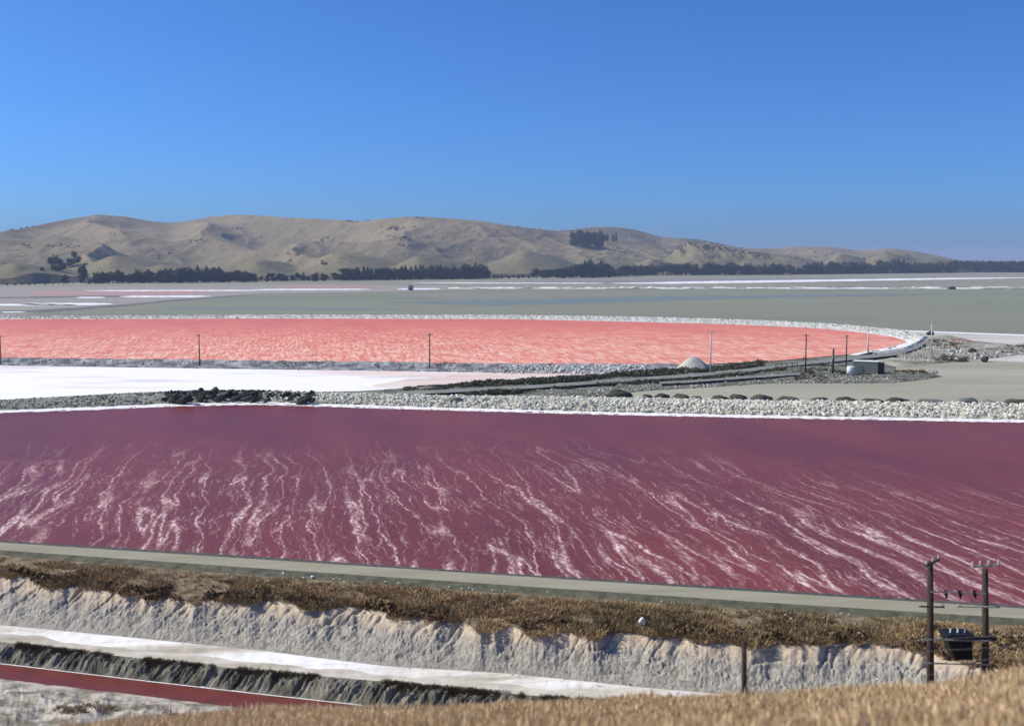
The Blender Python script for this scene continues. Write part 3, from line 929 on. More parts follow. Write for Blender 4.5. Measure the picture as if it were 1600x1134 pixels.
# eroded bank with rills
ZS = -2.5


def rill(X, Y, v):
    # gullies run down the slope, leaning; deepest below the crest
    u = X - .62 * Y + 1.3 * fbm(X / 3, Y / 3, 3, 71)
    k = ridged(u / 1.25, Y / 14, 2, 61)
    cut = np.clip((k - .66) / .34, 0, 1) ** 1.3
    prof_ = np.clip(v / .06, 0, 1) * np.clip((.8 - v) / .6, 0, 1) * (.35 + 1.1 * fbm(X / 6, Y / 6, 2, 73))
    ends = np.sin(np.clip(v, 0, 1) * math.pi) ** .4
    big = fbm(X / 2.6, Y / 2.6, 4, 62) - .5
    return -cut * np.interp(X, [-40, -5, 15], [.55, .38, .24]) * prof_ - .28 * np.clip((fbm(X / 2.2, Y / 9, 3, 67) - .42) * 4, 0, 1) * np.exp(-((v - .3) / .05) ** 2) + big * .32 * np.sin(v * math.pi) + (fbm(X / .7, Y / .7, 4, 64) - .5) * .42 * ends + (vnoise(X / .16, Y / .22, 65) - .5) * .12 * ends * (v > .3)


o = band('eroded_bank', scrub_bot, 0.0, slope_bot, ZS, -800, 2300, 3600, 60, MAT['eroded'],
         prof=lambda v: .12 * np.sin(np.clip(v, 0, 1) * math.pi) * (1 - v), disp=rill)
tag(o, 'gullied pale salty bank below the brown scrub', kind='structure')


def sf_disp(X, Y, v): return ragg(X, Y, v, .25, 1.2, 81)


def mid_flat(p): return .45 * slope_bot(p) + .55 * flat_bot(p) + (fbm(np.asarray(p, float) / 60, 0 * np.asarray(p, float), 4, 7) - .5) * 12


o = band('salt_flat', slope_bot, ZS, mid_flat, -2.55, -800, 2300, 1400, 8, MAT['saltflat'], disp=sf_disp)
tag(o, 'bright white salt strip at the foot of the eroded bank', kind='structure')
o = band('salt_flat', mid_flat, -2.55, flat_bot, -2.6, -800, 2300, 1400, 8, MAT['saltflat_dull'], disp=sf_disp)
tag(o, 'dull cream salt strip at the lip of the canal bank', kind='structure')


def cb_disp(X, Y, v):
    u = X - .8 * Y + .9 * fbm(X / 3, Y / 3, 2, 91)
    k = ridged(u / .85, Y / 5, 3, 93)
    cut = np.clip((k - .5) / .5, 0, 1)
    s_ = np.sin(np.clip(v, 0, 1) * math.pi)
    return (-cut * .7 + (fbm(X / 1.5, Y / 1.5, 4, 94) - .45) * .7 + (fbm(X / .35, Y / .35, 3, 95) - .5) * .4 + (vnoise(X / .12, Y / .12, 96) - .5) * .12) * s_


o = band('canal_bank', flat_bot, -2.6, cbank_bot, -3.85, -800, 2300, 3000, 26, MAT['canal_bank'], prof=lambda v: .28 * np.sin(v * math.pi), disp=cb_disp)
tag(o, 'dark rilled bank on the far side of the brine canal', kind='structure')
o = band('salt_rim', off(cbank_bot, -2.2), -3.83, off(cbank_bot, .6), -3.83, -800, 2300, 500, 3, MAT['rim'])
tag(o, 'thin white salt line at the far edge of the brine canal', kind='structure')
o = band('canal', off(cbank_bot, -1), -3.86, off(canal_bot, 2), -3.86, -800, 2300, 200, 4, MAT['canal'])
tag(o, 'narrow dark red brine canal in the foreground', kind='structure')


def lb_disp(X, Y, v): return ((fbm(X / 1.6, Y / 1.6, 5, 97) - .5) * .9 + (fbm(X / .5, Y / .5, 3, 98) - .5) * .3) * np.clip(v * 6, 0, 1)


o = band('lower_bank', canal_bot, -3.88, low_bot, -1.5, -800, 2300, 2000, 40, MAT['lower_bank'], disp=lb_disp)
tag(o, 'lumpy salty ground on the near side of the canal', kind='structure')

# scrub mass
r_ = np.random.default_rng(31)
n = 21000
px_ = r_.uniform(-120, 1720, n); v_ = r_.uniform(0, 1, n) ** .9
x, y, z = on_band(verge_bot, .3, scrub_bot, 0., px_, v_ * 1.03)
d = fbm(x / 5, y / 5, 4, 33)
d2 = fbm(x / 1.6, y / 1.6, 3, 34)
keep = r_.uniform(0, 1, n) < np.clip((d - .25) * 2.6, .12, 1) * np.clip((d2 - .33) * 6, .05, 1) * np.clip(v_ * 5, .15, 1)
x, y, z, d = x[keep], y[keep], z[keep], d[keep] * np.clip(.45 + v_[keep] * 2, .5, 1)
z = z + scr_disp(x, y, np.clip(v_[keep], 0, 1))
sc = r_.uniform(.6, 1.15, len(x)) * (.45 + d)
gr = fbm(x / 9, y / 9, 3, 37) + (x > 40) * .06
for nm, msk, mt_, lb in (('scrub', gr < .58, MAT['scrub'], 'low brown saltmarsh scrub in a strip below the road'), ('olive_scrub', gr >= .58, MAT['scrub_green'], 'olive patches in the saltmarsh scrub below the road')):
    m_ = msk
    o = scatter(nm, SCRUBT, np.stack([x, y, z], 1)[m_], sc[m_], r_.uniform(0, 6.3, m_.sum()), mt_, tilt=.15)
    tag(o, lb, kind='stuff')
# dark cushion bushes at the lip of the bank
n = 900
px_ = r_.uniform(-60, 1660, n); v_ = r_.uniform(.72, 1.02, n)
x, y, z = on_band(verge_bot, .3, scrub_bot, 0., px_, v_)
k_ = fbm(x / 3, y / 3, 3, 39) > .5
o = scatter('cushion_scrub', BUSH, np.stack([x, y, z], 1)[k_], r_.uniform(.3, .62, k_.sum()), r_.uniform(0, 6.3, k_.sum()), island_random("dark_brown_cushion", [(.2, (.06, .035, .015)), (.6, (.15, .09, .04)), (.85, (.26, .16, .08))]))
tag(o, 'dark brown cushion scrub along the lip of the eroded bank', kind='stuff')
# brown fringe on the lip of the canal bank
n = 3800
px_ = r_.uniform(-60, 1000, n); v_ = r_.uniform(-.05, .32, n) * r_.uniform(.2, 1, n)
x, y, z = on_band(flat_bot, -2.6, cbank_bot, -3.85, px_, v_)
k_ = fbm(x / 3, y / 3, 3, 43) > .42 - x * 0
o = scatter('fringe_scrub', SCRUBT, np.stack([x, y, z - .05], 1)[k_], r_.uniform(.25, .6, k_.sum()), r_.uniform(0, 6.3, k_.sum()), island_random("brown_fringe", [(.2, (.05, .04, .02)), (.6, (.16, .12, .06)), (.85, (.30, .22, .12))]), tilt=.2)
tag(o, 'low brown growth along the lip of the canal bank', kind='stuff')
# scrub behind the transformer at right
n = 700
px_ = r_.uniform(1475, 1720, n); v_ = r_.uniform(0, 1, n)
x, y, z = on_band(curve([(1470, 990), (1720, 1000)]), 0.2, curve([(1470, 1012), (1520, 1048), (1720, 1052)]), -.5, px_, v_)
o = scatter('olive_scrub', BUSH, np.stack([x, y, z], 1), r_.uniform(.3, .7, n), r_.uniform(0, 6.3, n), MAT['scrub_green'])
tag(o, 'olive green scrub behind the pole mounted transformer', kind='stuff')
# stones on eroded bank
rubble('stones', slope_bot, ZS + .3, lambda p: .5 * slope_bot(p) + .5 * scrub_bot(p), -1.0, -50, 1700, 420, .03, .12, MAT['rubble'], 'small loose stones on the eroded bank', 55)
# tufts on the lower bank
n = 7000
px_ = r_.uniform(-60, 800, n); v_ = r_.uniform(.12, 1, n) ** .7
x, y, z = on_band(canal_bot, -3.88, low_bot, -1.5, px_, v_)
k_ = (fbm(x / 4, y / 4, 3, 41) > .62 - .30 * v_)
x, y, z = x[k_], y[k_], z[k_] + lb_disp(x, y, v_)[k_] if False else z[k_]
vv = v_[k_]
z = z + lb_disp(x, y, vv)
o = scatter('grass_tufts', SCRUBT, np.stack([x, y, z], 1), r_.uniform(.4, .85, len(x)), r_.uniform(0, 6.3, len(x)), island_random("tan_tussock", [(.2, (.16, .12, .06)), (.6, (.40, .29, .16)), (.85, (.55, .42, .26))]), tilt=.1)
tag(o, 'tan grass tussocks on the near side of the canal', kind='stuff')

# verge stones: white, one by one
wh = obj_random("white_stone", (.80, .79, .76), (.92, .91, .89), amt=.1)
st_me = [mesh_np('stone', rock_tpl(1, .15, .8, 400 + i)[0], ROCKS[0][1], False, wh) for i in range(3)]
spots = [(443, 897, .22), (456, 903, .14), (474, 903, .15), (488, 903, .30), (521, 906, .14), (524, 909, .13), (532, 906, .12), (538, 909, .13), (602, 911, .26), (623, 912, .2), (676, 914, .12), (702, 918, .15),
         (722, 921, .17), (733, 920, .18), (738, 922, .12), (770, 923, .13), (788, 925, .14), (360, 893, .14), (356, 897, .12), (371, 899, .12), (839, 922, .12), (856, 926, .13), (901, 923, .12), (1012, 935, .13), (1034, 940, .12),
         (1148, 943, .12), (1227, 962, .17), (1236, 968, .22), (1248, 960, .13), (1314, 960, .18), (1326, 961, .15), (1342, 990, .12), (1252, 982, .12)]
for i, (sx, sy, sr) in enumerate(spots):
    x, y, z = P(sx, sy, .35)
    o = obj('stone', st_me[i % 3], loc=(float(x), float(y), .40 + sr * .3)); sr *= .72; o.scale = (sr,) * 3
    o.rotation_euler = (0, 0, i * 1.3)
    tag(o, 'small white stone at the verge of the gravel road', 'stone', 'small white stones along the road verge')
x, y, z = P(1003, 976, .3)
o = obj('boulder', mesh_np('boulder', rock_tpl(2, .1, 1.1, 512)[0] * np.array([.34, .3, .42]), ico(2)[1], False, wh), loc=(float(x), float(y), .55))
tag(o, 'bright white boulder standing alone in the brown scrub', 'boulder')

# ------------------------------------------------------------------ hillside in front with dry grass
brow = curve([(-400, 1230), (0, 1162), (100, 1148), (170, 1138), (300, 1129), (430, 1120), (600, 1116), (800, 1107), (1000, 1101), (1150, 1095), (1250, 1089), (1330, 1081), (1430, 1078), (1520, 1066), (1600, 1056), (2000, 1025)])
px = np.linspace(-500, 2200, 500)
rows = []
by_ = brow(px)
bx, bY, bz = PD(px, by_, 31 + 0 * px)
rows.append((PD(px, 1000 + 0 * px, 72)[0], 72 + 0 * px, -4.6 + 0 * px))
rows.append((PD(px, 1000 + 0 * px, 56)[0], 56 + 0 * px, (bz - 17) * .9))
rows.append((PD(px, 1000 + 0 * px, 42)[0], 42 + 0 * px, bz - 6.2))
rows.append((PD(px, 1000 + 0 * px, 35)[0], 35 + 0 * px, bz - 2.1))
rows.append((bx, bY, bz))
for D_, k_ in ((28, 1.0), (24, 2.2), (18, 4.6), (10, 7.6), (3, 10.0)):
    x_, y_, _ = PD(px, by_, D_ + 0 * px)
    tt = (31 - D_) / 31.0
    rows.append((x_, y_, bz * (1 - tt) + 29.3 * tt))
rows.append((px / 40 - 20, -30 + 0 * px, 29.5 + 0 * px))
K = np.arange(len(rows)); S_ = np.linspace(0, len(rows) - 1, 111)
HX = np.stack([r__[0] for r__ in rows], 1); HY = np.stack([r__[1] for r__ in rows], 1); HZ = np.stack([r__[2] for r__ in rows], 1)


def rs(Aa): return np.stack([np.interp(S_, K, Aa[i]) for i in range(len(Aa))])


HX, HY, HZ = rs(HX), rs(HY), rs(HZ)
HZ = HZ + (fbm(HX / 3, HY / 3, 4, 111) - .5) * .35
tag(obj('hillside', grid_mesh('hillside', HX, HY, HZ, MAT['hill_soil'])), 'dry hillside falling away below the camera', kind='structure')
n = 95000
iu = r_.integers(0, 499, n); js = r_.uniform(32, 86, n); jv = js.astype(int); fr = js - jv; fu = r_.uniform(0, 1, n)


def smp(Aa): return (Aa[iu, jv] * (1 - fr) + Aa[iu, jv + 1] * fr) * (1 - fu) + (Aa[iu + 1, jv] * (1 - fr) + Aa[iu + 1, jv + 1] * fr) * fu


gx, gy, gz = smp(HX), smp(HY), smp(HZ)
k_ = (np.abs(gx) < gy * .52) & (gy > 13)
gx, gy, gz = gx[k_], gy[k_], gz[k_]
cl_ = fbm(gx / 1.3, gy / 1.3, 3, 121)
GR = [tuft(7, .29, .24, .20, 80 + i, .016) for i in range(6)]
o = scatter('dry_grass', GR, np.stack([gx, gy, gz], 1), (.45 + 1.0 * cl_ ** 1.3) * r_.uniform(.6, 1.3, len(gx)), r_.uniform(0, 6.3, len(gx)), MAT['grass'], tilt=.2)
tag(o, 'dry golden grass on the hillside in the foreground', kind='stuff')

# ------------------------------------------------------------------ hills
base_y = curve([(-500, 448), (0, 446), (150, 441), (400, 440), (760, 435), (1000, 430.5), (1200, 429.5), (1600, 425), (1800, 424)], 20)
ridge_y = curve([(-500, 420), (-200, 392), (-80, 372), (0, 363), (50, 355.5), (80, 348), (110, 342.5), (160, 335), (200, 338), (240, 345.5), (270, 348), (300, 345), (340, 337.5), (380, 335), (430, 338), (460, 340), (530, 343.5), (560, 346),
                 (600, 341.5), (650, 338), (700, 341), (750, 345), (800, 353), (850, 359), (880, 361), (910, 356), (950, 354), (990, 358), (1030, 370), (1070, 373), (1110, 378), (1160, 388), (1200, 388.5), (1250, 385), (1300, 386), (1340, 392),
                 (1390, 387.5), (1430, 393), (1480, 403), (1510, 412), (1560, 426), (1600, 432)], 8)


def zat(py, D): return PD(800, py, D)[2]


NPX, NT = 1000, 230
hp = np.linspace(-500, 1590, NPX)
ht = np.linspace(-.12, 1.5, NT)
Db = P(hp, base_y(hp), 0)[1] + 40
DEPTH = 1250.0
Dr = Db + DEPTH * (.9 + .25 * np.sin(hp / 160))
Dg = Db[:, None] + (Dr - Db)[:, None] * ht[None]
PX = hp[:, None] + 0 * Dg
Xg = (PX - 800) / F * Dg / 1.0
zr = PD(hp, ridge_y(hp), Dr)[2][:, None]
tt = ht[None] + 0 * Dg
s_up = np.clip(tt, 0, 1)
prof_ = np.where(tt < 1, s_up ** 1.05 * (1 - .12 * np.sin(s_up * math.pi)), 1 - .55 * (tt - 1))
wx = Xg + 150 * (fbm(Xg / 420, Dg / 420, 3, 201) - .5) + .45 * Dg
wy = Dg + 150 * (fbm(Xg / 420, Dg / 420, 3, 202) - .5)
rg = ridged(wx / 330, wy / 900, 1, 203)
rg2 = ridged(wx / 135, wy / 330, 2, 207)
rg3 = ridged((Xg - .3 * Dg) / 60, Dg / 120, 3, 209)
win = np.clip(4 * s_up * (1 - s_up), 0, 1) ** .8 * (tt < 1)
hz = zr * prof_ - zr * win * (.70 * (1 - rg) + .13 * (1 - rg2)) - 8 * (1 - rg3) * np.clip(win * 1.6, 0, 1) + zr * .17 * win
hz = hz + 1.2 * (fbm(Xg / 14, Dg / 14, 3, 211) - .5) * np.clip(s_up * 8, 0, 1)
hz = np.where(tt < .0, -2.0 + 30 * tt, hz - 1.5 * (1 - np.clip(s_up * 20, 0, 1)))
# front knolls and spurs: (px, y of top, extra distance, half width px, ridge run-back, left steepness, right)
KN = [(20, 410, 60, 85, 260, 1, 1.1), (-120, 400, 120, 120, 300, 1, 1), (178, 398, 180, 62, 420, 1.0, .75), (255, 412, 120, 60, 260, 1, .8), (402, 404, 150, 60, 330, 1.1, 1.0), (533, 393, 200, 78, 430, .9, .8), (655, 398, 150, 62, 330, 1, .8),
      (815, 390, 190, 66, 420, .85, .85), (1012, 403, 170, 50, 260, 1, 1), (1090, 371, 260, 95, 300, 1.25, .72), (1130, 379, 240, 100, 200, 1, .7), (1225, 398, 160, 62, 200, 1, .8),
      (1310, 395, 200, 52, 240, 1.2, .8), (1385, 393, 160, 60, 240, 1, .8), (1450, 402, 120, 60, 200, 1, 1), 
      (1180, 392, 300, 90, 200, 1, .6)]
for (kx, ky, ed, hw, run, ls, rsn) in KN:
    d0 = float(P(kx, float(base_y(kx)), 0)[1]) + 40
    dk = d0 + ed
    zk = float(PD(kx, ky, dk)[2])
    cx = (kx - 800) / F * dk
    dd = Dg - dk
    # crest line leans back towards the main ridge; drops to the front
    lean = cx + .25 * np.clip(dd, 0, None) + (dd) * (kx - 800) / F
    u = (Xg - lean) / (hw / F * dk)
    u = u + .22 * (fbm(Xg / 60, Dg / 60, 3, int(kx + 900)) - .5)
    u = np.where(u < 0, -u * ls, u * rsn)
    crest = zk * np.where(dd < 0, np.clip(1 - (np.clip(-dd, 0, None) / ed) ** 1.1, 0, 1), 1) * np.clip(1 - np.clip(dd, 0, None) / (run * 1.6), 0, 1) ** .35
    shp = crest * (1 - np.sqrt(u * u + .012) * .9 + .1) - 2.5 * (1 - rg3) - 1.5 * fbm(Xg / 18, Dg / 18, 2, 5)
    if kx in (1090, 1130):
        shp = shp + (18 * (ridged(Xg / 38, Dg / 60, 4, 301) - .62) - 3) * np.clip(shp / 40, 0, 1)
    kk = 5.0 if kx not in (1090, 1130) else 2.0
    m_ = np.maximum(hz, shp)
    hz = np.where(tt > 0, m_ + kk * np.exp(-np.abs(hz - shp) / kk) * .35, hz)
# keep every column's skyline on the photographed ridge
ang = (hz - H) / Dg
want = (zr[:, 0] - H) / Dr
front = ht < .97
mx = ang[:, front].max(1)
excess = np.clip(mx - want, 0, None)
lim = want[:, None] * (.75 + .235 * np.clip(tt / .97, 0, 1)) - .0005
hz = np.where((tt < .97) & (ang > lim), H + Dg * (lim - .0), hz)
hill_f = simple("dry_hill_grass", (.2, .16, .11), (.33, .265, .18), .004, .95)


def mk_hill():
    m = M("dry_hill_grass_mottled", .95, .1).world()
    n = m.noise(.0045, 7, .6)
    n2 = m.noise(.03, 8, .7)
    c = m.ramp(n.outputs[0], [(.3, (.22, .185, .115)), (.5, (.30, .24, .15)), (.7, (.36, .29, .19))])
    c = m.mix(m.ramp(n2.outputs[0], [(.52, 0.0), (.68, .7)]), c, (.10, .095, .055))
    n5 = m.noise(.012, 6, .65, m.map((1, .45, 1)))
    c = m.mix(m.ramp(n5.outputs[0], [(.45, 0.0), (.7, .55)]), c, (.16, .15, .09))
    x, y, z = m.sep()
    # greener low ground
    g = m.n.new("ShaderNodeMapRange"); m.l.new(m.math('ADD', z, m.math('MULTIPLY', n2.outputs[0], 30)), g.inputs[0])
    g.inputs[1].default_value = 25; g.inputs[2].default_value = 70; g.inputs[3].default_value = .6; g.inputs[4].default_value = 0
    m.color(m.mix(g.outputs[0], c, (.15, .145, .085)))
    n4 = m.noise(.06, 6, .7)
    m.bump(n4.outputs[0], .8, 5)
    return m.m


tag(obj('hills', grid_mesh('hills', Xg, Dg, hz, mk_hill())), 'dry tan hills folded into spurs and gullies', kind='structure')


def hill_z(px_, D):
    i = int(np.clip(np.searchsorted(hp, px_), 1, NPX - 1))
    t_ = (D - Db[i]) / (Dr[i] - Db[i])
    return float(np.interp(t_, ht, hz[i]))


def hill_at(px_, py_):
    """distance and height of the hill surface the photograph shows at a pixel"""
    i = int(np.clip(np.searchsorted(hp, px_), 1, NPX - 1))
    yy = Dg[i]; zz = hz[i]
    _, dy, dz = ray(px_, py_)
    line = H + dz / dy * yy
    w_ = np.where(zz >= line)[0]
    w_ = w_[(w_ > 20)]
    j = int(w_[0]) if len(w_) else int(np.argmax(zz - line))
    return float(yy[j]), float(zz[j])


# craggy scrub patches on the hills, one mass
hr = np.random.default_rng(77)
pos, scs = [], []
SP_ = [(620, 357, 16, 5, 40), (632, 372, 26, 6, 26), (650, 385, 30, 5, 18), (660, 341, 20, 2, 12), (555, 346, 20, 1.5, 12), (105, 420, 6, 4, 6), (45, 354, 22, 1.8, 16), (25, 361, 10, 2, 5), (105, 384, 22, 4, 16), (45, 385, 14, 5, 14),
       (250, 400, 7, 4, 8), (508, 412, 7, 4, 8), (500, 372, 22, 4, 8), (412, 371, 5, 2, 4), (1036, 390, 12, 7, 22), (1085, 378, 22, 7, 110), (1110, 386, 30, 7, 70), (1062, 388, 10, 8, 20), (1150, 394, 18, 6, 28), (1185, 400, 14, 5, 20), (1115, 383, 16, 6, 22), (310, 378, 18, 3, 10),
       (375, 358, 12, 3, 8), (460, 398, 16, 8, 10), (1290, 398, 10, 4, 16), (1350, 404, 8, 4, 14), (1412, 404, 9, 4, 18), (880, 361, 12, 1.5, 6), (1020, 378, 12, 2, 8), (810, 356, 40, 4, 6), (730, 365, 60, 12, 12), (175, 343, 6, 3, 4), (190, 372, 40, 20, 10),
       (280, 400, 60, 14, 14), (960, 395, 60, 10, 12), (1230, 402, 40, 8, 14)]
for (cx, cy, rx, ry, nn) in SP_:
    for _ in range(nn):
        a_ = hr.normal(cx, rx * .5); b_ = hr.normal(cy, ry * .5)
        D_, z_ = hill_at(a_, b_)
        pos.append(((a_ - 800) / F * D_, D_, z_)); scs.append(hr.uniform(1.2, 3.4))
tv = mesh_np
hs_m = island_random("hill_scrub", [(.2, (.035, .036, .022)), (.7, (.075, .07, .042))])
o = scatter('hill_scrub', BUSH, np.array(pos), np.array(scs), hr.uniform(0, 6.3, len(pos)), hs_m)
tag(o, 'scattered dark scrub in the gullies and on the crags of the hills', kind='stuff')

# ------------------------------------------------------------------ trees
leaf = M("dark_foliage", .9, .15).world()
g_ = leaf.n.new("ShaderNodeNewGeometry")
oi = leaf.n.new("ShaderNodeObjectInfo")
f_ = leaf.math('ADD', leaf.math('MULTIPLY', g_.outputs["Random Per Island"], .6), leaf.math('MULTIPLY', oi.outputs["Random"], .4))
leaf.color(leaf.ramp(f_, [(.1, (.022, .026, .016)), (.5, (.040, .045, .025)), (.9, (.075, .075, .038))]))
LEAF = leaf.m
BARK = simple("tree_bark", (.06, .045, .035), (.11, .09, .07), 3, .95)


def crown(kind, seed):
    """crown of leaf clumps, unit height 1 (trunk included)"""
    r = np.random.default_rng(seed)
    V, T = [], []
    lobes = []
    if kind == 'cone':
        for k in range(8):
            t = k / 7
            lobes.append((r.normal(0, .03), r.normal(0, .03), .18 + .76 * t, .26 * (1 - t) ** .8 + .05, .12))
    elif kind == 'round':
        for k in range(7):
            a = r.uniform(0, 6.3); q = r.uniform(0, .2)
            lobes.append((q * math.cos(a), q * math.sin(a), r.uniform(.2, .78), r.uniform(.17, .27), r.uniform(.15, .22)))
    else:
        for k in range(6):
            a = r.uniform(0, 6.3); q = r.uniform(0, .14)
            lobes.append((q * math.cos(a), q * math.sin(a), r.uniform(.5, .86), r.uniform(.10, .2), r.uniform(.08, .15)))
    for (lx, ly, lz, rr, rz) in lobes:
        # dense uneven core
        v, t = ico(1)
        v = v * (1 + r.uniform(-.25, .25, (len(v), 1))) * np.array([rr * .8, rr * .8, rz * .8]) + np.array([lx, ly, lz])
        T += [tuple(q + len(V)) for q in t]; V += [tuple(q) for q in v]
        for i in range(34):
            c = r.normal(size=3); c /= np.linalg.norm(c)
            c = c * r.uniform(.75, 1.12) * np.array([rr, rr, rz]) + np.array([lx, ly, lz])
            q = r.normal(size=(3, 3)) * rr * .2
            k = len(V); V += [tuple(c + q[0]), tuple(c + q[1]), tuple(c + q[2])]; T.append((k, k + 1, k + 2))
    return mesh_np('crown', np.array(V), np.array(T), False, LEAF)


def trunk_mesh(seed):
    r = np.random.default_rng(seed)
    V, T = [], []

    def tube(p0, p1, r0, r1):
        k = len(V)
        d = np.array(p1) - np.array(p0); d = d / np.linalg.norm(d)
        a = np.cross(d, [0, 1, .1]); a /= np.linalg.norm(a); b = np.cross(d, a)
        for (p, q) in ((p0, r0), (p1, r1)):
            for j in range(6):
                w_ = j * math.pi / 3
                V.append(tuple(np.array(p) + q * (a * math.cos(w_) + b * math.sin(w_))))
        for j in range(6):
            j2 = (j + 1) % 6
            T.append((k + j, k + j2, k + 6 + j2)); T.append((k + j, k + 6 + j2, k + 6 + j))
    tube((0, 0, -.05), (0, 0, .3), .032, .024); tube((0, 0, .3), (.02, 0, .7), .024, .012)
    for i in range(4):
        a = r.uniform(0, 6.3); z = r.uniform(.25, .55)
        tube((0, 0, z), (.17 * math.cos(a), .17 * math.sin(a), z + .16), .012, .005)
    return mesh_np('trunk', np.array(V), np.array(T), True, BARK)


TR = [trunk_mesh(i) for i in range(3)]
CR = {'cone': [crown('cone', i) for i in range(4)], 'round': [crown('round', 10 + i) for i in range(5)], 'open': [crown('open', 20 + i) for i in range(3)]}
NT_ = [0]


def tree(name, x, y, z, h, w, kind, label, group):
    i = NT_[0]; NT_[0] += 1
    e = empty(name, (x, y, z), random.uniform(0, 6.3))
    e.scale = (w * 1.35, w * 1.35, h * 1.12)
    c = obj('crown', random.choice(CR[kind]), e)
    t = obj('trunk', TR[i % 3], e)
    tag(e, label, 'tree', group)
    return e


tr = random.Random(12)


def belt(px0, px1, step, ytop, ybot, label, group, kinds=('round', 'round', 'cone', 'round'), gap=None, rows=1):
    p = px0
    while p < px1:
        yb = float(ybot(p)) - .6
        x, y, z = P(p, yb, 0)
        y = float(y)
        for rw in range(rows):
            D_ = y + rw * 14
            hpx = (yb - float(ytop(p))) * tr.uniform(.72, 1.14)
            h = hpx / F * D_
            if gap and gap(p): continue
            X_ = (p - 800 + tr.uniform(-2, 2)) / F * D_
            k = tr.choice(kinds)
            tree('tree', X_, D_, -.3, h * 1.05, h * tr.uniform(.8, 1.25) * (1.15 if k != 'cone' else .9), k, label, group)
        p += step * tr.uniform(.7, 1.3)


by2 = curve([(0, 447), (150, 443.5), (400, 441), (760, 436), (850, 435.5), (960, 433.5), (1000, 431), (1200, 430), (1400, 427.5), (1600, 426)], 5)
belt(150, 400, 7, curve([(140, 427), (170, 425), (230, 427), (300, 420), (360, 424), (400, 428)]), by2, 'dark tree in the dense shelterbelt below the left hills', 'trees of the left shelterbelt', rows=2)
belt(402, 540, 8, curve([(400, 432), (430, 424), (445, 430), (490, 427), (540, 424)]), by2, 'dark tree in the low stretch of shelterbelt below the middle hills', 'trees of the low middle shelterbelt')
belt(540, 762, 6, curve([(540, 422), (620, 420), (700, 418), (745, 416), (762, 417)]), by2, 'tall dark tree in the even shelterbelt below the middle hills', 'trees of the tall middle shelterbelt', ('round', 'cone', 'cone'), rows=2)
belt(764, 838, 8, curve([(764, 429), (840, 429)]), by2, 'low dark tree in the gap between the two shelterbelts', 'low trees between the shelterbelts')
belt(840, 890, 8, curve([(840, 421), (870, 420), (890, 419)]), by2, 'dark tree left of the dense clump below the hillside pines', 'trees left of the dense clump')
belt(890, 958, 6, curve([(888, 416), (900, 411), (945, 411), (958, 416)]), by2, 'big dark tree in the dense clump below the hillside pines', 'trees of the dense clump', rows=2)
belt(960, 1205, 7, curve([(960, 418), (972, 413), (990, 419), (1010, 415), (1050, 413), (1080, 416), (1120, 413), (1200, 415)]), by2, 'dark tree in the shelterbelt below the craggy knoll', 'trees of the shelterbelt below the knoll', rows=2)
belt(1207, 1490, 8, curve([(1200, 414), (1250, 417), (1268, 412), (1290, 412), (1330, 408), (1345, 416), (1410, 405), (1430, 414), (1480, 410)]), by2, 'dark tree in the shelterbelt below the right hills', 'trees of the right shelterbelt', rows=2)
# far right: reads as one mass
pos, scs = [], []
for i in range(2600):
    p = hr.uniform(1484, 1800); D_ = hr.uniform(2560, 2760)
    zt = 31 - 3.8 / F * D_ if True else 0
    z_ = hr.uniform(0, 22)
    pos.append(((p - 800) / F * D_, D_, z_)); scs.append(hr.uniform(4, 7))
o = scatter('far_wood', BUSH, np.array(pos), np.array(scs), hr.uniform(0, 6.3, len(pos)), LEAF)
tag(o, 'far dark wood closing the plain at the right edge', kind='stuff')
# hillside pines
def on_hill(name, p, ytop, ybot, wpx, kind, label, group):
    D_, z_ = hill_at(p, ybot)
    h = (ybot - ytop) / F * D_
    return tree(name, (p - 800) / F * D_, D_, z_ - 1, h * 1.08, wpx / F * D_ * 2.0, kind, label, group)


PG = 'pines of the grove high on the hillside'
for (p, a, b, w, k) in [(894, 367, 384, 7, 'round'), (906, 366, 386, 9, 'round'), (918, 367, 386, 9, 'round'), (930, 371, 387, 9, 'round'), (941, 370, 387, 6, 'round'), (896, 364, 384, 7, 'round'), (903, 361, 385, 8, 'round'), (909, 363, 386, 8, 'round'), (916, 360, 386, 8, 'round'), (921, 366, 386, 7, 'round'), (927, 365, 387, 8, 'round'), (932, 369, 387, 7, 'round'), (938, 363, 387, 7, 'round'), (900, 370, 384, 8, 'round'), (912, 370, 386, 8, 'round'), (924, 372, 387, 8, 'round')]:
    on_hill('pine_tree', p, a, b, w, k, 'dark pine in the close grove high on the hillside', PG)
on_hill('pine_tree', 947.5, 366, 387, 5.5, 'open', 'pine just right of the hillside grove with its trunk showing', PG)
on_hill('pine_tree', 957, 368, 387.5, 4.5, 'open', 'left one of the last two slim pines beside the hillside grove', PG)
on_hill('pine_tree', 961.5, 367.5, 387.5, 4.5, 'open', 'rightmost slim pine standing apart from the hillside grove', PG)
for (p, a, b, w) in [(83, 404, 420, 7), (89, 402, 424, 9), (97, 405, 423, 8), (103, 409, 421, 6), (111, 403, 418, 6), (118, 395, 417, 6), (124, 402, 417, 7), (68, 417, 424, 5)]:
    on_hill('tree', p, a, b, w, 'round', 'dark tree in the loose grove on the lower slope at far left', 'trees of the loose grove on the left slope')
for (p, a, b, w) in [(127, 417, 442, 8), (133, 419, 443, 7), (140, 435, 444, 5), (100, 431, 446, 7)]:
    x, y, z = P(p, b, 0)
    tree('tree', float(x), float(y), -.3, (b - a) / F * float(y) * 1.1, w / F * float(y) * 2.1, 'round', 'dark tree standing apart at the left end of the shelterbelt', 'trees at the left end of the shelterbelt')
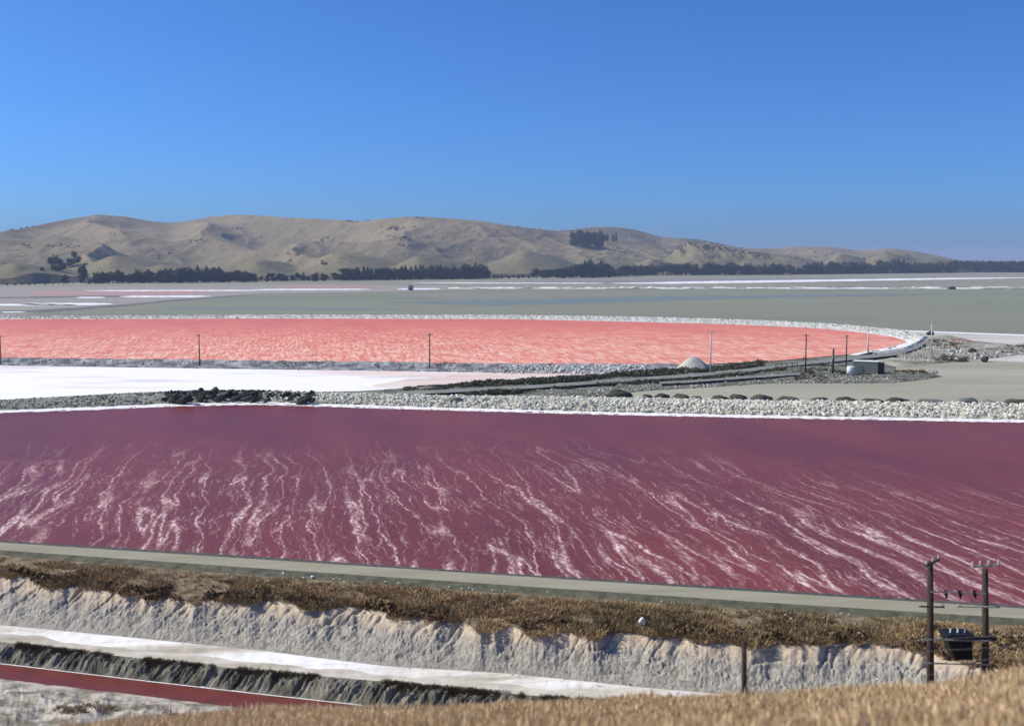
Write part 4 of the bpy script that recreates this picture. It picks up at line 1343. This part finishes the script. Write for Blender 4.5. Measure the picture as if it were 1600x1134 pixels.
belt(-150, 120, 14, curve([(-150, 441), (0, 443), (130, 441)]), by2, 'low dark bush tree at the foot of the leftmost hill', 'low trees at the foot of the leftmost hill')

# ------------------------------------------------------------------ small mesh kit


class MB:
    def __init__(s): s.bm = bmesh.new()

    def box(s, c, size, rot=None, taper=1.0):
        g = bmesh.ops.create_cube(s.bm, size=1)['verts']
        for v in g:
            k_ = taper if v.co.z > 0 else 1
            v.co = Vector((v.co.x * size[0] * k_, v.co.y * size[1] * k_, v.co.z * size[2]))
        if rot: bmesh.ops.rotate(s.bm, verts=g, cent=(0, 0, 0), matrix=rot)
        bmesh.ops.translate(s.bm, verts=g, vec=c)
        return s

    def tube(s, p0, p1, r0, r1=None, seg=10):
        r1 = r0 if r1 is None else r1
        p0, p1 = Vector(p0), Vector(p1)
        d = p1 - p0
        g = bmesh.ops.create_cone(s.bm, cap_ends=True, segments=seg, radius1=r0, radius2=r1, depth=d.length)['verts']
        q = d.to_track_quat('Z', 'Y').to_matrix()
        bmesh.ops.rotate(s.bm, verts=g, cent=(0, 0, 0), matrix=q)
        bmesh.ops.translate(s.bm, verts=g, vec=(p0 + p1) / 2)
        return s

    def build(s, name, mat, parent=None, bevel=0, smooth=False):
        if bevel: bmesh.ops.bevel(s.bm, geom=list(s.bm.edges), offset=bevel, segments=1, affect='EDGES')
        me = bpy.data.meshes.new(name)
        s.bm.to_mesh(me); s.bm.free()
        me.materials.append(mat)
        if smooth:
            for p in me.polygons: p.use_smooth = len(p.vertices) == 4
        return obj(name, me, parent)


WOOD = simple("dark_pole_wood", (.035, .026, .022), (.075, .058, .048), 6, .9, stretch=(4, 4, .4), world=False)
PALE = simple("pale_concrete_pole", (.52, .51, .46), (.66, .65, .60), 6, .9, world=False)
PORC = simple("grey_porcelain", (.30, .29, .27), (.5, .49, .46), 5, .4, .5, world=False)
STEEL = simple("weathered_steel", (.22, .23, .23), (.36, .37, .36), 4, .5, .5, world=False)
BLACK = simple("black_tank_paint", (.004, .004, .005), (.009, .009, .010), 4, .6, .15, world=False)


def insulator(mb, c, r=.06, h=.22):
    x, y, z = c
    mb.tube((x, y, z), (x, y, z + h), r * .45, r * .45, 8)
    for k in range(3):
        mb.tube((x, y, z + h * (.2 + .28 * k)), (x, y, z + h * (.34 + .28 * k)), r, r * .6, 8)


def power_pole(h, mat, loc, label, arms=1, rz=0., r=.17, armw=1.8):
    e = empty('power_pole', loc, rz)
    MB().tube((0, 0, -.6), (0, 0, h), r, r * .65, 10).build('pole', mat, e, smooth=True)
    for k in range(arms):
        z = h - .35 - .9 * k
        MB().box((0, -.17, z), (armw, .11, .13)).build('crossarm', mat, e)
        for s_ in (-.46, -.2, .46):
            m_ = MB(); insulator(m_, (s_ * armw, -.17, z + .065)); m_.build('insulator', PORC, e)
        m_ = MB()
        for s_ in (-1, 1): m_.tube((s_ * armw * .3, -.2, z - .05), (0, -.16, z - .55), .018, .018, 6)
        m_.build('brace', STEEL, e)
    return tag(e, label, 'power pole', 'power poles along the dike')


for (px_, yt, yb, zb, mt_, lb, armw, arms) in [(1.5, 524, 566, 1.1, WOOD, 'dark power pole on the dike at the left edge of the picture', 1.5, 1),
                                               (312, 522, 568, 1.2, WOOD, 'dark power pole on the dike above the black earth heap', 1.6, 1),
                                               (671.5, 521, 571, 1.2, WOOD, 'dark power pole on the dike in the middle of the coral pond', 1.9, 1),
                                               (1110, 517.5, 580, 1.1, PALE, 'pale power pole just right of the grit pile', 2.3, 1),
                                               (1258.5, 522, 580, 1.0, WOOD, 'dark power pole with crossarm left of the stayed post', 2.0, 1),
                                               (1322, 523.5, 573, 1.0, WOOD, 'dark slim power pole above the white tank', 1.0, 1),
                                               (1356, 514, 552, .9, PALE, 'thin pale power pole standing behind the pump shed against the coral pond', 1.0, 1),
                                               (1454.5, 503, 556, .7, PALE, 'pale power pole among the rusty scrub at the end of the track', 2.6, 1)]:
    x, y, z = P(px_, yb, zb)
    h = (yb - yt) / F * float(y) * 1.01
    power_pole(h, mt_, (float(x), float(y), zb), lb, arms, r=.20 if mt_ is WOOD else .22, armw=armw)

# stayed post
x, y, z = P(1301.5, 581, .8)
e = empty('stayed_post', (float(x), float(y), .8))
hh = 36 / F * float(y)
MB().tube((0, 0, -.5), (0, 0, hh), .27, .24, 10).build('post', WOOD, e, smooth=True)
MB().box((0, 0, hh + .05), (.62, .62, .1)).build('cap', STEEL, e)
MB().tube((-1.35, -.2, -.3), (-.12, -.2, hh * .72), .10, .07, 8).build('stay', PALE, e)
MB().box((-.8, -.2, .5), (1.0, .12, .3)).build('base_beam', PALE, e)
tag(e, 'stout dark post with a pale leaning stay left of the white tank', 'post')

# pump shed
GREY = simple("grey_shed_wall", (.19, .19, .155), (.24, .235, .195), .8, .85, world=False, detail=8)
WHITE = simple("white_painted_metal", (.78, .78, .76), (.86, .86, .84), 2, .5, .4, world=False)
x, y, z = P(1355, 584, .7)
e = empty('pump_shed', (float(x) + .35, float(y) + 2.2, .7), R(-23))
w_, d_, h_ = 6.3, 3.4, 3.2
MB().box((0, 0, h_ / 2 - .1), (w_, d_, h_)).build('wall', GREY, e, .03)
MB().box((0, 0, h_ + .02), (w_ + .2, d_ + .15, .12)).build('roof', WHITE, e, .02)
dr = MB().box((-1.2, -d_ / 2 - .03, 1.05), (1.1, .08, 2.1)).build('door', simple("dull_grey_door", (.16, .17, .165), (.19, .2, .19), 3, .7, world=False), e)
MB().box((-.78, -d_ / 2 - .1, 1.05), (.05, .08, .16)).build('handle', STEEL, dr)
MB().box((w_ / 2 + .72, .2, 1.45), (1.4, 2.6, 2.9)).build('shade_block', simple("black_shaded_side", (.02, .02, .022), (.03, .03, .034), 3, .8, world=False), e)  # added black box standing for the shed's right wall in shade
tag(e, 'low grey pump shed with a flat white roof on the spit', 'shed')

# tank
x, y, z = P(1330, 585, .7)
e = empty('water_tank', (float(x), float(y) + .6, .65))
MB().tube((0, 0, 0), (0, 0, 2.1), .98, .98, 20).build('tank_body', WHITE, e, smooth=True)
MB().tube((0, 0, 2.1), (0, 0, 2.28), 1.03, .25, 20).build('lid', WHITE, e)
m_ = MB()
for k in range(3): m_.tube((0, 0, .5 + .55 * k), (0, 0, .55 + .55 * k), 1.0, 1.0, 20)
m_.build('hoop', STEEL, e)
tag(e, 'small white cylindrical tank beside the pump shed', 'tank')

# small fence left of the post
e0 = P(1212, 579, .9); e1 = P(1246, 576, .9)
e = empty('wire_fence', (float(e0[0]), float(e0[1]), .8))
dv = Vector((float(e1[0] - e0[0]), float(e1[1] - e0[1]), 0))
for k in range(5):
    q = dv * (k / 4)
    MB().tube((q.x, q.y, -.2), (q.x, q.y, 1.9), .10, .09, 6).build('fence_post', WOOD, e)
MB().tube((0, 0, 1.75), (dv.x, dv.y, 1.75), .06, .06, 6).build('top_rail', WOOD, e)
MB().tube((0, 0, 1.1), (dv.x, dv.y, 1.1), .03, .03, 6).build('wire', WOOD, e)
tag(e, 'short dark fence beside the track left of the crossarm pole', 'fence')

# grit pile
x, y, z = P(1087, 577, 1.0)
yv = float(y) + 4
px_m = yv / F
nr, na = 26, 72
rr = np.linspace(0, 1, nr)[:, None]; aa = np.linspace(0, 2 * math.pi, na)[None]
Rr = 29 * px_m * rr * (1 + .05 * np.cos(3 * aa + 1))
hh = 25 * px_m * (np.clip(1 - rr, 0, 1) ** .95) * (1 - .12 * np.exp(-(rr / .22) ** 2) / 1) + .35 * (fbm(Rr * np.cos(aa) / 1.2 + 50, Rr * np.sin(aa) / 1.2, 4, 5) - .5) * rr * 2 * (1 - rr * .5)
top_round = 25 * px_m * .80
hh = np.minimum(hh, top_round + .6 * (hh - top_round))
me = grid_mesh('grit_pile', Rr * np.cos(aa), Rr * np.sin(aa), hh, MAT['pile'])
o = obj('grit_pile', me, loc=(float(x), yv, .55))
tag(o, 'pale grey cone of heaped grit on the dike beside the pale pole', 'pile')

# hut and small objects far off
x, y, z = P(641, 453.5, 0)
e = empty('hut', (float(x), float(y), -.05), R(20))
MB().box((0, 0, 2.4), (5.0, 5.0, 4.8)).build('wall', simple("dull_mauve_hut_wall", (.30, .27, .27), (.34, .31, .31), 1, .9, world=False), e)
MB().box((0, 0, 5.0), (5.6, 5.6, .4), taper=.8).build('roof', simple("grey_hut_roof", (.25, .25, .26), (.28, .28, .29), 1, .8, world=False), e)
MB().box((0, -2.53, 1.1), (1.1, .1, 2.2)).build('door', BLACK, e)
tag(e, 'tiny square mauve hut on the far flats in the middle', 'hut')
x, y, z = P(1487, 452, 0)
e = empty('hut', (float(x), float(y), -.05), R(10))
MB().box((0, 0, 1.3), (7, 4, 2.6)).build('wall', simple("dark_hut_wall", (.08, .07, .065), (.11, .1, .09), 1, .9, world=False), e)
MB().box((0, 0, 2.7), (7.5, 4.5, .3), taper=.85).build('roof', simple("brown_hut_roof", (.13, .10, .08), (.16, .12, .1), 1, .9, world=False), e)
MB().box((-1, -2.03, 1.0), (1.0, .1, 2.0)).build('door', BLACK, e)
tag(e, 'tiny low dark hut on the far rubble dike at right', 'hut')

# dark and rusty lumps on the right-hand spit
for (cx, cy, sx, lb, c1, c2) in [(1519, 550, 1.4, 'rusty red boulder on the pale spit left of the right edge', (.22, .09, .06), (.16, .08, .06)), (1538, 563, 1.4, 'dark boulder at the waterline of the right spit', (.08, .05, .04), (.10, .07, .06)),
                                 (1453, 522, 1.5, 'small dark boulder at the outer corner of the pale dike', (.06, .06, .07), (.08, .08, .08))]:
    x, y, z = P(cx, cy, .5)
    o = obj('boulder', mesh_np('boulder', rock_tpl(2, .22, .75, int(cx) + 3)[0], ico(2)[1], False, obj_random("boulder_%d" % cx if False else "weathered_boulder", c1, c2)), loc=(float(x), float(y), .8))
    o.scale = (sx, sx * .8, sx); tag(o, lb, 'boulder')
o = band('earth_bank', curve([(1484, 529), (1510, 531), (1530, 534)], 3), .5, curve([(1484, 534), (1510, 536), (1530, 535)], 3), .1, 1486, 1516, 40, 8, simple("red_brown_earth", (.24, .11, .08), (.30, .18, .13), .3, .95), prof=lambda v: .5 * np.sin(v * math.pi))
tag(o, 'small red brown earth bank beyond the rusty scrub', kind='structure')

# ------------------------------------------------------------------ H structure with transformer
Dh = 60.0
m_px = Dh / F            # metres per photo pixel at that distance


def hpt(px_, py_, D=Dh):
    a, b, c = PD(px_, py_, D)
    return Vector((float(a), float(b), float(c)))


baseL = hpt(1455, 1120); baseR = hpt(1541, 1115, Dh + 1.0)
zb = baseL.z - 1.0
e = empty('transformer_stand', (baseL.x, baseL.y, zb))
O = Vector((baseL.x, baseL.y, zb))


def L(px_, py_, D=Dh): return hpt(px_, py_, D) - O


topL = L(1453, 877); topR = L(1539, 888, Dh + 1)
bL = L(1455.5, 1125); bR = L(1542, 1118, Dh + 1)
MB().tube((bL.x, bL.y, bL.z - 1), topL, .22, .165, 14).build('pole', WOOD, e, smooth=True)
MB().tube((bR.x, bR.y, bR.z - 1), topR, .22, .165, 14).build('pole', WOOD, e, smooth=True)
# crossarms
a0, a1 = L(1447, 884, Dh - .7), L(1467, 874, Dh + .9)
ca = MB().tube(a0, a1, .07, .07, 6).build('crossarm', WOOD, e)
m_ = MB()
for t in (.05, .5, .95): insulator(m_, a0.lerp(a1, t) + Vector((0, 0, .06)), .07, .24)
m_.build('insulator', PORC, e)
PA = simple("bleached_crossarm", (.34, .34, .27), (.5, .49, .41), 4, .9, world=False)
a0, a1 = L(1519, 885, Dh + .7), L(1561, 882, Dh + .9)
MB().tube(a0, a1, .065, .065, 6).build('crossarm', PA, e)
for t in (.02, .3, .62, .98):
    m_ = MB(); insulator(m_, a0.lerp(a1, t) + Vector((0, 0, .06)), .08, .26); m_.build('insulator', PORC, e)
# long bar with three fuses
b0, b1 = L(1455, 924, Dh - .25), L(1541, 927, Dh + .75)
MB().tube(b0, b1, .035, .035, 6).build('fuse_bar', STEEL, e)
for px_ in (1478, 1500, 1523):
    c = L(px_, 927, Dh + .1)
    m_ = MB(); m_.tube(c + Vector((-.05, 0, .17)), c + Vector((.06, 0, -.26)), .065, .055, 8); m_.tube(c + Vector((-.12, 0, .12)), c + Vector((.1, 0, .16)), .03, .03, 6); m_.box(c + Vector((.03, 0, -.05)), (.2, .06, .1))
    m_.build('fuse', BLACK, e)
# short side arms
for (p0, p1, D_) in ((1436, 1476, Dh - .25), (1494, 1562, Dh + .75)):
    q0, q1 = L(p0, 947, D_), L(p1, 948, D_)
    MB().tube(q0, q1, .05, .05, 6).build('side_arm', PA if p0 > 1480 else WOOD, e)
    for t in (.06, .94):
        m_ = MB(); insulator(m_, q0.lerp(q1, t) - Vector((0, 0, .05)), .06, .2); m_.build('insulator', PORC, e)
# platform beams
for yy, D_ in ((999, Dh - .3), (1036, Dh - .3)):
    q0, q1 = L(1440, yy - .5, D_), L(1548, yy + 2, D_ + 1.0)
    MB().tube(q0, q1, .045, .045, 6).build('platform_beam', STEEL, e)
MB().tube(L(1490, 994, Dh + .5), L(1556, 998, Dh + .9), .13, .13, 8).build('bracket', WOOD, e)
# transformer tank, hung behind the upper beam
tb = bmesh.new()
tp = [(1481, 988), (1520, 988)]
c0 = L(1481, 999, Dh + .1); c1 = L(1520, 999, Dh + .5); c2 = L(1520, 1031, Dh + .5); c3 = L(1493, 1031, Dh + .3)
dpt = Vector((0, 1.1, 0))
ring = [tb.verts.new(p) for p in (c0, c1, c2, c3)] + [tb.verts.new(p + dpt) for p in (c0, c1, c2, c3)]
for f in ((0, 1, 2, 3), (7, 6, 5, 4), (0, 4, 5, 1), (1, 5, 6, 2), (2, 6, 7, 3), (3, 7, 4, 0)): tb.faces.new([ring[i] for i in f])
bmesh.ops.recalc_face_normals(tb, faces=tb.faces); bmesh.ops.bevel(tb, geom=list(tb.edges), offset=.04, segments=2, affect='EDGES')
me = bpy.data.meshes.new('tank'); tb.to_mesh(me); tb.free(); me.materials.append(BLACK)
tank = obj('tank', me, e)
cc = (c0 + c1) / 2 + Vector((0, .5, 0))
GLOSS = simple("glossy_tank_lid", (.006, .006, .007), (.012, .012, .013), 4, .5, .2, world=False)
MB().box(cc + Vector((.0, 0, .16)), (1.62, 1.25, .26)).build('tank_lid', GLOSS, e, .05)
for k in range(3):
    m_ = MB(); b_ = cc + Vector((-.42 + .42 * k, -.1, .29)); m_.tube(b_, b_ + Vector((0, 0, .22)), .06, .045, 8)
    m_.build('bushing', WHITE if k < 2 else PORC, e)
for k in range(5):
    f0 = c0.lerp(c1, .3 + .15 * k) + Vector((0, -.04, -.1)); f1 = c3.lerp(c2, .15 + .18 * k) + Vector((0, -.04, .12))
    MB().tube(f0, f1, .02, .02, 6).build('cooling_rib', BLACK, e)
tag(e, 'two dark wooden poles carrying a black transformer between them in the right foreground', 'transformer stand')

# ------------------------------------------------------------------ fence post with wires
bp = hpt(1164, 1092, 30.6); tp_ = hpt(1162.5, 1003, 30.6)
e = empty('wire_fence', tuple(bp))
MB().tube((0, 0, -.5), (tp_ - bp), .085, .078, 10).build('fence_post', WOOD, e, smooth=True)
MB().tube((tp_ - bp), (tp_ - bp) + Vector((0, 0, .03)), .078, .05, 10).build('post_cap', WOOD, e)
p2b = hpt(1760, 1060, 31.5); p2t = hpt(1760, 968, 31.5)
MB().tube(p2b - bp - Vector((0, 0, .5)), p2t - bp, .085, .078, 10).build('fence_post', WOOD, e, smooth=True)
WIRE = simple("galvanised_wire", (.40, .41, .42), (.5, .51, .52), 4, .45, .5, world=False)
for k in range(4):
    t = .12 + .2 * k
    w0 = (tp_ - bp).lerp(Vector((0, 0, 0)), t) + Vector((0, -.09, 0)); w1 = (p2t - bp).lerp(p2b - bp, t) + Vector((0, -.09, 0))
    MB().tube(w0, w1, .004, .004, 5).build('wire', WIRE, e)
tag(e, 'single dark timber fence post with thin wires on the grassy brow', 'fence')

# ------------------------------------------------------------------ air
hb = MB().box((0, 0, 0), (2, 2, 1))
hz_m = bpy.data.materials.new("haze_air"); hz_m.use_nodes = True
nn_ = hz_m.node_tree.nodes
for q in list(nn_):
    if q.type == 'BSDF_PRINCIPLED': nn_.remove(q)
pv = nn_.new("ShaderNodeVolumePrincipled")
pv.inputs["Color"].default_value = (.60, .72, 1.0, 1)
pv.inputs["Density"].default_value = 0.00011
pv.inputs["Anisotropy"].default_value = 0.0
outn = [q for q in nn_ if q.type == 'OUTPUT_MATERIAL'][0]
hz_m.node_tree.links.new(pv.outputs[0], outn.inputs["Volume"])
ho = hb.build('haze', hz_m)
ztop = float(hz.max()) + 12
print('HILL MAX', float(hz.max()))
ho.scale = (20500, 20500, ztop + 9.5)
ho.location = (0, 0, (ztop - 9.5) / 2)
tag(ho, 'thin blue summer haze in the air', kind='stuff')
